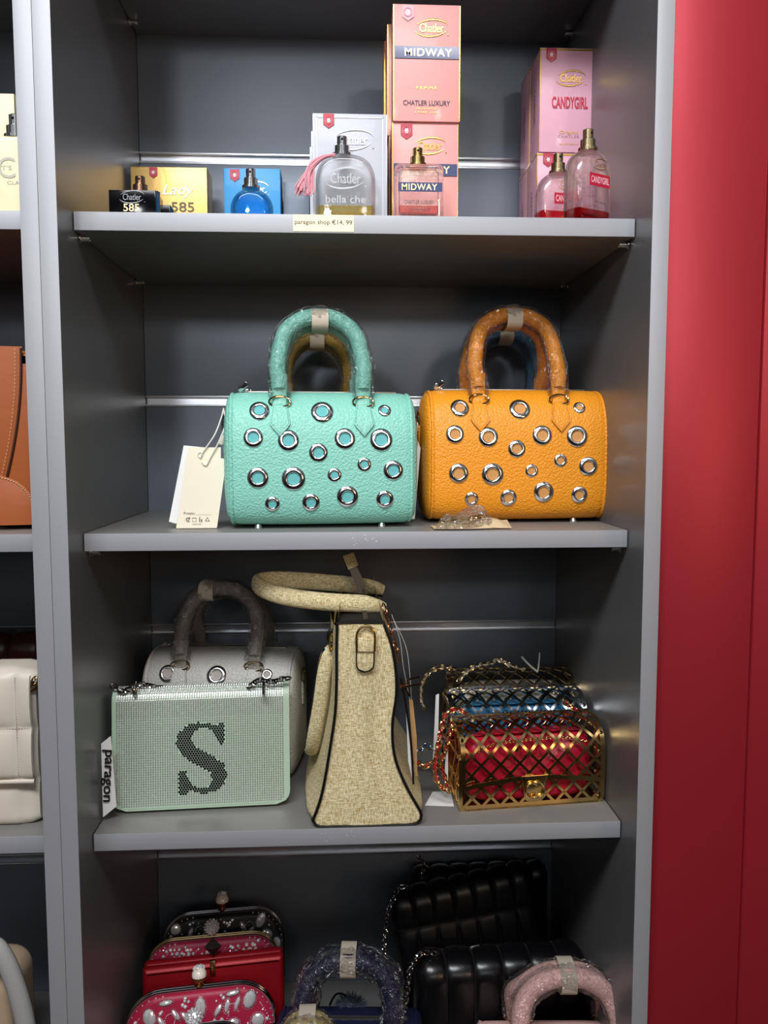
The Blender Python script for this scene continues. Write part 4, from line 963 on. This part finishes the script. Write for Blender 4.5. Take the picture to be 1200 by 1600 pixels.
# ================================================================== QUILTED BAGS
def quilt(label, loc, rz, col, name, w, h, d, cols, rows, rx=0, ry=0, puff=.005, r=.02, rough=.32, group=None, thread=None, flap=None, slant=0, eyelets=None, ecol=None, off=0):
    t = thing('quilted_bag', label, 'handbag', loc, rz, group, rx=rx, ry=ry); hw = w/2
    Mq = mat('quilted_'+name, col, rough, bump=('noise', 160, .12, .0012), spec=.55)
    # closed profile (y,z) front bottom -> up -> over -> back
    P = [(d, 0), (0, 0)]; 
    seg = [(0.004, .0)]; pf = []
    def arc(cy, cz, a0, a1, r_, n=8): return [(cy+r_*math.cos(math.radians(a0+(a1-a0)*i/n)), cz+r_*math.sin(math.radians(a0+(a1-a0)*i/n))) for i in range(n+1)]
    rb = min(.012, d*.4); rt = min(r, d*.48)
    pf = arc(rb, rb, 270, 180, rb, 5)
    nfr = 46
    z0, z1_ = rb, h-rt
    pf += [(0, z0+(z1_-z0)*i/nfr) for i in range(1, nfr)]+arc(rt, h-rt, 180, 90, rt, 10)+[(rt+(d-2*rt)*i/6, h) for i in range(1, 6)]+arc(d-rt, h-rt, 90, 0, rt, 8)+[(d, h-rt-(h-rt-rb)*i/5) for i in range(1, 5)]+arc(d-rb, rb, 0, -90, rb, 5)
    n = len(pf); S = [0]
    for i in range(1, n): S.append(S[-1]+math.dist(pf[i], pf[i-1]))
    nx = cols*10; vs = []
    for i in range(nx+1):
        u = i/nx; x = -hw+w*u; en = min(1, u*nx/5, (1-u)*nx/5)
        for k in range(n):
            a_, b_ = pf[k-1], pf[(k+1) % n]; tg = Vector((b_[0]-a_[0], b_[1]-a_[1])).normalized(); nn = Vector((-tg.y, tg.x))
            q = (abs(math.sin(PI*(cols*u+off)))**.38)
            v = S[k]/h*rows+slant*u
            if rows > 0: q = min(q, abs(math.sin(PI*v))**.45)
            dsp = puff*q-(1-en)**2*.008
            vs.append((x, pf[k][0]+nn.x*dsp, max(0.0, pf[k][1]+nn.y*dsp)))
    m = MB(); m.add(vs, [(i*n+k, i*n+(k+1) % n, (i+1)*n+(k+1) % n, (i+1)*n+k) for i in range(nx) for k in range(n)]+[tuple(range(n)), tuple(reversed(range(nx*n, nx*n+n)))])
    b = m.build('body', Mq, t, smooth=60)
    if thread:
        m = MB(); th = mat('thread_'+name, thread, .7)
        for c in range(1, cols):
            u = (c-off)/cols; x = -hw+w*u; k_ = 0
            s_ = .004
            while s_ < S[-1]*.55:
                i = max(j for j in range(n) if S[j] <= s_); i = min(i, n-2); q = (s_-S[i])/max(1e-9, S[i+1]-S[i]); y, z = pf[i][0]*(1-q)+pf[i+1][0]*q, pf[i][1]*(1-q)+pf[i+1][1]*q
                tg = Vector((pf[i+1][0]-pf[i][0], pf[i+1][1]-pf[i][1])).normalized(); nn = Vector((-tg.y, tg.x))*.0009
                m.tube([(x, y+nn.x, z+nn.y), (x, y+nn.x+tg.x*.0018, z+nn.y+tg.y*.0018)], .00045, 4); s_ += .0032
        if rows > 0:
            for rr_ in range(1, int(rows)+1):
                for i in range(int(w/.0034)):
                    x = -hw+.003+i*.0034; u = (x+hw)/w; s_ = (rr_-slant*u)/rows*h
                    if not (rb < s_ < h-rt): continue
                    m.tube([(x, -.0009, rb+(s_-rb*PI/2)), (x+.0019, -.0009, rb+(s_-rb*PI/2)-slant*.0019/w/rows*h)], .00045, 4)
        m.build('stitching', th, b)
    return t, b
# ivory quilted bag, left unit
z0 = Z3; xr = at(61, 1180, .09).x
t, b = quilt('ivory quilted leather flap bag with gold ring in the left unit', (xr-.13, .085, Z3), 0, 'D9CFBF', 'ivory', .26, at(30, 1042, .11).z-Z3-.002, .075, 5, 3, thread='B9AC9C', rough=.42, off=.35, puff=.006)
fx = .13
def ivf(u, v): return (-.13+.2595*u, -.0075-.0075*(abs(math.sin(PI*(5*u+.35)))**.4)*(abs(math.sin(PI*v*2))**.4)-.004*math.sin(PI*min(v*8, .5)), .062+.135*v)
m = MB(); m.grid(ivf, 110, 44); m.grid(lambda u, v: tuple(Vector(ivf(u, v))+Vector((0, .004, 0))), 110, 44)
m.tube([(-.13+.2595*i/20, -.0105, .061) for i in range(21)], .0035, 8)
f_ = m.build('flap', _M['quilted_ivory'], t, smooth=60)
m = MB(); us = (5-.35)/5-.0; us = .93
for i in range(38): m.tube([(-.13+.2595*us, -.0138, .066+i*.0034), (-.13+.2595*us, -.0138, .068+i*.0034)], .0006, 4)
for i in range(70): m.tube([(-.125+i*.0036, -.0138, .1295), (-.123+i*.0036, -.0138, .1295)], .0006, 4)
m.build('stitching', _M['thread_ivory'], f_)
I = inv(t); c = I @ at(46, 1071, .085)
MB().tube([(c.x+.010*math.cos(q), c.y-.003, c.z+.006*math.sin(q)) for q in [2*PI*i/20 for i in range(20)]], .0018, 8, closed=True).build('eyelet', GOLD, t)
m = MB(); chain(m, [c+Vector((-.002, -.006, .0)), c+Vector((.008, -.007, .006)), c+Vector((.012, .0, .014))], .011, .0014); m.build('chain_strap', PALEGOLD, t)
# dark brown quilted bag behind
t, b = quilt('dark brown channel-quilted bag behind the ivory one in the left unit', (xr-.14, .24, Z3), 0, '3A1D12', 'dark_brown', .27, at(30, 990, .27).z-Z3, .06, 6, 0, rough=.3, puff=.006)
# black quilted bags
zq = Z4
H1 = at(760, 1487, .185).z-Z4; xa = at(652, 1500, .165).x; xb = at(912, 1500, .185).x
tq, b = quilt('black channel-quilted chain bag in front on the bottom shelf, silver eyelets', ((xa+xb)/2, .157, Z4), 3, '0B0B0D', 'black', xb-xa, H1, .060, 6, 0, thread='2A2A2C', rough=.26, group='black quilted chain bags', puff=.004, r=.026)
I = inv(tq)
for px_, py_ in ((683, 1494), (889, 1487)):
    c = I @ at(px_, py_, .17); c.z = H1+.003
    MB().lathe([(.005, 0), (.0055, .0015), (.0085, .0015), (.0095, 0)], 24, T(c.x, .024, H1-.001) @ R(28, 'X')).build('eyelet', NICKEL, tq)
m = MB(); chain(m, crom([I @ at(x, y, Y) for x, y, Y in ((684, 1491, .175), (668, 1488, .17), (652, 1494, .16), (640, 1520, .155), (636, 1550, .15), (632, 1580, .145), (630, 1620, .14))], 8), .0105, .0012); m.build('chain_strap', NICKEL, tq); m = MB()
chain(m, crom([I @ at(x, y, Y) for x, y, Y in ((889, 1486, .185), (905, 1494, .18), (918, 1510, .17), (926, 1540, .165))], 8), .0105, .0012); m.build('chain_strap', NICKEL, tq)
MB().tube([(-(xb-xa)/2+.004+i*(xb-xa-.008)/20, -.0035, H1-at(760, 1487, .15).z+at(760, 1580, .153).z+.0) for i in range(21)], .0007, 5).build('seam', mat('grey_thread', '4A4A4C', .6), tq)
H2 = at(740, 1392, .27).z-Z4+.012
tq2, b = quilt('black block-quilted bag leaning behind the front black chain bag', (.5200, .232, Z4+.012), 8, '07080B', 'black_blue', .222, .226, .042, 7, 1.22, rx=-8, ry=-7, thread='26282C', rough=.36, group='black quilted chain bags', puff=.006, slant=.05)
I = inv(tq2)
m = MB(); chain(m, crom([I @ at(x, y, Y) for x, y, Y in ((635, 1385, .25), (622, 1388, .25), (616, 1402, .245), (606, 1425, .24), (602, 1460, .235), (600, 1500, .22), (604, 1530, .21))], 8), .010, .0012); m.build('chain_strap', NICKEL, tq2)
c = I @ at(740, 1480, .20); MB().tube([(c.x-.007, c.y-.004, c.z-.004), (c.x-.006, c.y-.004, c.z+.004), (c.x+.007, c.y-.004, c.z+.004), (c.x+.008, c.y-.004, c.z-.004)], .0016, 6).build('turn_lock', CHROME, tq2)
tq3, b = quilt('black bag at the very back under the slat, barely visible', (.530, .330, Z4), 2, '0B0C10', 'black_far', .225, at(740, 1352, .35).z-Z4, .034, 7, 0, rough=.35, group='black quilted chain bags')
I = inv(tq3); m = MB(); chain(m, crom([I @ at(x, y, Y) for x, y, Y in ((792, 1357, .31), (797, 1353, .312), (805, 1353, .315), (811, 1358, .31))], 6), .008, .001); m.build('chain_strap', NICKEL, tq3); m = MB(); chain(m, crom([I @ at(x, y, Y) for x, y, Y in ((655, 1340, .32), (662, 1350, .31), (660, 1365, .3))], 6), .008, .001); m.build('chain_strap', NICKEL, tq3)

# ================================================================== CLUTCHES
GEM = mat('crystal', 'FAFAFC', .10, .55); PEARL = mat('pearl', 'E9DCD0', .18, coat=.8); SILVERB = mat('silver_bead', 'D0CED2', .2, .9)
def gem_mesh(m, x, y, z, rx_, rz_, rot=0, h=.0025, q=8):
    M = T(x, y, z) @ R(rot, 'Y'); vs = []
    def shp(a_): return (math.cos(a_), math.sin(a_))
    for s_, yy, of in ((1, 0, 0), (.93, -h*.4, 0), (.66, -h*.78, PI/q), (.36, -h*.95, 0)):
        for i in range(q): c_, s2 = shp(2*PI*i/q+of); vs.append((rx_*s_*c_, yy, rz_*s_*s2))
    vs.append((0, -h*1.08, 0)); fs = [(i, (i+1) % q, q+(i+1) % q, q+i) for i in range(q)]
    for k, o1 in ((1, 0), (2, 1)):
        for i in range(q):
            j = (i+1) % q
            if o1 == 0: fs += [(k*q+i, k*q+j, (k+1)*q+i), (k*q+j, (k+1)*q+j, (k+1)*q+i)]
            else: fs += [(k*q+i, k*q+j, (k+1)*q+j), (k*q+i, (k+1)*q+j, (k+1)*q+i)]
    fs += [(3*q+i, 3*q+(i+1) % q, 4*q) for i in range(q)]; m.add(vs, fs, M)
def clutch(label, loc, rz, col, name, w, h, d=.030, rt=.035, satin=False, knob='pearl', jewels=None, rx=-12, frame=NICKEL, rr=11, group='jewelled clutches on the bottom shelf'):
    t = thing('clutch_bag', label, 'clutch bag', (loc[0], loc[1], loc[2]+.005), rz, group, rx=rx); hw = w/2; fab = mat('clutch_'+name, col, .45, bump=('noise', 500, .3, .0008), sheen=.3, spec=.5)
    out = rrect(-hw, hw, 0, h, rt, 8, rs=(.012, .012, rt, rt))
    if satin: fab = mat('satin_'+name, col, .42, .30, bump=('noise', 900, .35, .0006), mottle=(300, .25, (1, 1, 6)))
    m = MB(); m.slab(out, 0, d/2-.0005, .009, 5); m.slab(out, d/2+.0005, d, .009, 5); b = m.build('body', fab, t, smooth=50)
    n = len(out); arch = [(x, d/2, z) for x, z in out if z > h*.45]
    fm = MB()
    arch = [(x, z) for x, z in out[9+0:] if True]; P = [(hw+.0006, h*.4)]+[(x+.0006*(1 if x > 0 else -1), z+.0012) for x, z in out[18:36]]+[(-hw-.0006, h*.4)]
    if not satin:
        fm.tube([(x, d/2-.0035, z) for x, z in P], .0016, 8); fm.tube([(x, d/2+.0035, z) for x, z in P], .0016, 8); fm.build('frame', frame, t)
    rs = random.Random(rr)
    kx = -.002
    if knob == 'pearl':
        k = MB(); k.ball((kx, d/2, h+.0165), .0105, 16); ko = k.build('clasp_knob', PEARL, t)
        k = MB(); k.lathe([(0, 0), (.005, 0), (.007, .003), (.004, .006), (.009, .009), (.0105, .013), (.0098, .016)], 14, T(kx, d/2, h)); k.build('knob_cup', mat('warm_gold', 'C08A4C', .25, 1), ko)
        k = MB()
        for i in range(26): a_ = rs.uniform(0, 2*PI); b_ = rs.uniform(.75, 1.5); k.ball((kx+.011*math.cos(a_)*math.cos(b_), d/2+.011*math.sin(a_)*math.cos(b_)+.003, h+.0165+.011*math.sin(b_)), .0019, 6)
        k.build('knob_crystals', GEM, ko, smooth=0)
    elif knob == 'crystal':
        k = MB()
        for i in range(60): a_ = i*2.4; zz = 1-2*(i+.5)/60; r_ = math.sqrt(1-zz*zz); k.ball((kx+.0105*r_*math.cos(a_), d/2+.0105*r_*math.sin(a_), h+.014+.0105*zz), .0018, 6)
        k.ball((kx, d/2, h+.014), .0092, 10); k.build('clasp_knob', GEM, t, smooth=0)
    elif knob == 'stone':
        k = MB(); q = 4; k.add([(kx, d/2-.012, h+.0145)]+[(kx+.013*math.cos(a_), d/2-.002, h+.0145+.013*math.sin(a_)) for a_ in (0, PI/2, PI, 3*PI/2)]+[(kx, d/2+.008, h+.0145)], [(0, 1, 2), (0, 2, 3), (0, 3, 4), (0, 4, 1), (5, 2, 1), (5, 3, 2), (5, 4, 3), (5, 1, 4)]); k.build('clasp_knob', mat('smoky_stone', '4A423E', .08, .7), t, smooth=0)
        k = MB(); k.box(kx-.004, kx+.004, -.003, .003, h-.018, h+.003, .001); k.build('clasp_strip', GOLD, t)
    if jewels:
        big, small, lines, flowers = jewels
        for (x, z, a_, b_, rot) in big:
            g = MB(); gem_mesh(g, 0, 0, 0, a_, b_, 0, h=.0035, q=10); go = g.build('crystal', GEM, t, smooth=0); go.location = (x, -.0002, z); go.rotation_euler = (0, math.radians(rot), 0)
            bd = MB(); nb = int(2*PI*(a_+b_)/2/.0021)
            for i in range(nb): q_ = 2*PI*i/nb; bd.ball(((a_+.0014)*math.cos(q_), -.0005, (b_+.0014)*math.sin(q_)), .00085, 5)
            bd.build('beading', SILVERB, go)
        sm = MB()
        for _ in range(small):
            x = rs.uniform(-hw+.010, hw-.010); z = rs.uniform(h*.25, h-.006)
            if z > h-rt and abs(x) > hw-rt and math.hypot(abs(x)-(hw-rt), z-(h-rt)) > rt-.004: continue
            if any(math.hypot(x-bx, z-bz) < max(ba, bb)+.003 for bx, bz, ba, bb, _r in big): continue
            gem_mesh(sm, x, -.0003, z, r0 := rs.choice((.0015, .0022, .0028)), r0, h=.0018, q=6)
        for path in lines:
            P = crom([(x, 0, z) for x, z in path], 8); L = 0
            for i in range(1, len(P)):
                L += (P[i]-P[i-1]).length
                if L > .0019: sm.ball((P[i].x, -.0006, P[i].z), .00095, 5); L = 0
        for fx_, fz_, fr in flowers:
            sm.ball((fx_, -.001, fz_), fr*.35, 6)
            for i in range(6): sm.ball((fx_+fr*.75*math.cos(i*PI/3), -.001, fz_+fr*.75*math.sin(i*PI/3)), fr*.27, 6)
        # stones along the upper rim
        for i in range(len(P0 := [(x, z) for x, z in out if z > h*.5])):
            x, z = P0[i]; sm.ball((x*.975, .0035, z-.0025), .0016, 6)
        tag(sm.build('stone_embroidery', GEM, t, smooth=0), kind='stuff')
    return t
def curl(x, z, s_, f): return [(x+f*s_*a_, z+s_*b_) for a_, b_ in ((-1, .1), (-.75, .85), (-.2, 1), (.1, .55), (.0, .0), (.5, -.8), (1.1, -1.1))]
Hc = at(320, 1547, .155).z-Z4; xl, xr_ = at(190, 1590, .12).x, at(430, 1590, .14).x; ww = xr_-xl
clutch('crimson clutch with large crystals and a pearl knob, frontmost at bottom left', ((xl+xr_)/2+.002, .118, Z4), 7, 'A8103C', 'crimson_front', ww, Hc, rt=.05, jewels=(
    [(-.068, Hc-.026, .0085, .012, -15), (0, Hc-.020, .0075, .013, 0), (.067, Hc-.017, .0085, .012, 20), (-.052, Hc-.034, .0035, .009, -30), (-.033, Hc-.026, .0035, .0085, -35), (-.020, Hc-.030, .0035, .008, -40), (.024, Hc-.026, .0035, .0085, 30), (.036, Hc-.022, .0035, .009, 10), (.050, Hc-.020, .0032, .009, 20),
     (.078, Hc-.045, .009, .009, 0), (-.075, Hc-.055, .009, .009, 0), (-.045, Hc-.054, .007, .007, 0), (.045, Hc-.045, .0075, .006, 0), (.010, Hc-.055, .006, .008, 0), (-.046, Hc-.009, .009, .0035, -6), (.044, Hc-.006, .009, .0033, -8)], 260,
    [curl(-.035, Hc-.038, .014, 1), curl(.038, Hc-.034, .014, -1), [(-ww/2+.006, Hc-.09), (-ww/2+.006, Hc-.05), (-ww/2+.02, Hc-.025)], [(ww/2-.006, Hc-.09), (ww/2-.006, Hc-.05), (ww/2-.02, Hc-.022)]], []))
Hc = at(330, 1509, .195).z-Z4; xl, xr_ = at(219, 1540, .165).x, at(447, 1530, .185).x
clutch('plain red satin box clutch with dark faceted stone clasp', ((xl+xr_)/2, .168, Z4), 7, '8E0A16', 'red', xr_-xl, Hc, rt=.006, satin=True, knob='stone', d=.04)
Hc = at(330, 1463, .26).z-Z4; xl, xr_ = at(226, 1500, .215).x, at(436, 1495, .235).x; ww = xr_-xl
clutch('crimson clutch embroidered with silver flowers, third from the front', ((xl+xr_)/2, .214, Z4), 6, '951238', 'crimson_back', ww, Hc, rt=.04, knob='crystal', rr=5, frame=mat('gold_frame', 'B89C70', .2, 1), jewels=(
    [], 230, [[(-.095+k*.021, Hc-.075), (-.085+k*.021, Hc-.04), (-.065+k*.021, Hc-.012)] for k in range(8)]+[[(.0, Hc-.04), (.04, Hc-.015), (.09, Hc-.03)], [(.02, Hc-.06), (.05, Hc-.035), (.10, Hc-.05)]],
    [(-.052, Hc-.014, .009), (-.035, Hc-.016, .009), (-.012, Hc-.024, .009), (-.024, Hc-.036, .008), (.055, Hc-.018, .012), (.012, Hc-.05, .008), (-.07, Hc-.04, .006)]))
Hc = at(345, 1426, .305).z-Z4; xl, xr_ = at(251, 1460, .262).x, at(444, 1450, .28).x; ww = xr_-xl
clutch('black clutch with silver crystals and pearl knob, rearmost of the clutches', ((xl+xr_)/2, .262, Z4), 6, '0E0D0F', 'black', ww, Hc, rt=.045, rr=9, jewels=(
    [(-.072, Hc-.016, .008, .009, 0), (.058, Hc-.013, .007, .012, 25), (-.012, Hc-.018, .006, .010, 0), (-.05, Hc-.024, .0035, .009, 20), (.082, Hc-.05, .007, .010, 0), (.066, Hc-.036, .010, .009, 0), (-.08, Hc-.045, .010, .009, 0), (.03, Hc-.02, .0035, .008, -20)], 240,
    [curl(-.03, Hc-.028, .014, 1), curl(.035, Hc-.028, .014, -1), curl(.0, Hc-.045, .012, 1)], []))
# silver framed purse at the very front
Hf = at(300, 1606, .095).z-Z4
clutch('pale clutch with silver frame and crystal knob at the bottom edge of the picture', (at(312, 1600, .07).x, .050, Z4), 12, 'C9C4C8', 'pale', .150, Hf, rt=.05, knob='crystal', d=.038, rr=3, jewels=([], 60, [], []))

# ================================================================== BOTTOM HANDLES
p = at(545, 1497, .125); NV = bowling('navy leather bag in plastic-wrapped handles at the bottom centre, fur pompom attached', (p.x, .135, Z4), -4, '171A38', '2A2E55', 'navy', w=.185, h=p.z-Z4-.100+.002, hh=.098, hw=.060, grom=False, hr=.0125, d=.10)
I = inv(NV); c = I @ at(548, 1576, .17); m = MB(); rs = random.Random(2)
for i in range(1500):
    v = Vector((rs.gauss(0, 1), rs.gauss(0, 1), rs.gauss(0, 1))).normalized(); l = rs.uniform(.020, .028); s_ = v.orthogonal().normalized()*.0007
    e = c+v*l+Vector((rs.uniform(-.003, .003), rs.uniform(-.003, .003), -.002)); m.add([c+v*.010+s_, c+v*.010-s_, c+v*.010+v.cross(s_), e], [(0, 1, 3), (1, 2, 3), (2, 0, 3)])
m.ball(c, .013, 12); po = m.build('pompom', mat('blue_grey_fur', '4E5966', .9, mottle=(90, .5)), NV, smooth=0)
MB().tube(crom([c+Vector((0, 0, .012)), c+Vector((-.012, 0, .022)), c+Vector((-.022, 0, .020)), c+Vector((-.03, .0, .005))], 6), .0016, 6).build('pompom_strap', BLACKM, po)
p = at(884, 1516, .095); bowling('pale pink leather bag with plastic-wrapped handles at the bottom right', (p.x, .095, Z4), -3, 'E6B8B1', 'D9A29C', 'pink', w=.22, h=p.z-Z4-.096, hh=.098, hw=.064, grom=False, hr=.0125, d=.11)
p = at(480, 1590, .045); bowling('small beige bag at the bottom edge, just its handle tops showing', (p.x, .045, Z4), 0, 'B8A274', 'C8B68E', 'beige', w=.13, h=p.z-Z4-.086, hh=.088, hw=.036, grom=False, hr=.009, d=.075)
# left unit bottom: grey padded handle and beige bag
t = thing('tote_bag', 'beige bag with thick pale grey padded handle at the bottom left corner', 'handbag', (-.13, .10, Z4)); I = inv(t)
m = MB(); zt3 = at(20, 1530, .12).z-Z4
m.slab(rrect(-.11, at(22, 1560, .13).x+.13, .0, zt3, .03, 6), .02, .11, .015, 4); m.build('body', mat('beige_leather', 'B89F84', .5, bump=('noise', 260, .3, .001)), t)
P = crom([I @ at(x, y, .10) for x, y in ((-60, 1560), (-40, 1500), (-12, 1478), (8, 1500), (26, 1545), (38, 1590), (44, 1630))], 8)
MB().tube(P, .0125, 12, flat=.8).build('handle', mat('pale_grey_fabric', 'A9A7A4', .7, bump=('noise', 500, .4, .001)), t, smooth=60)
bpy.context.view_layer.update()
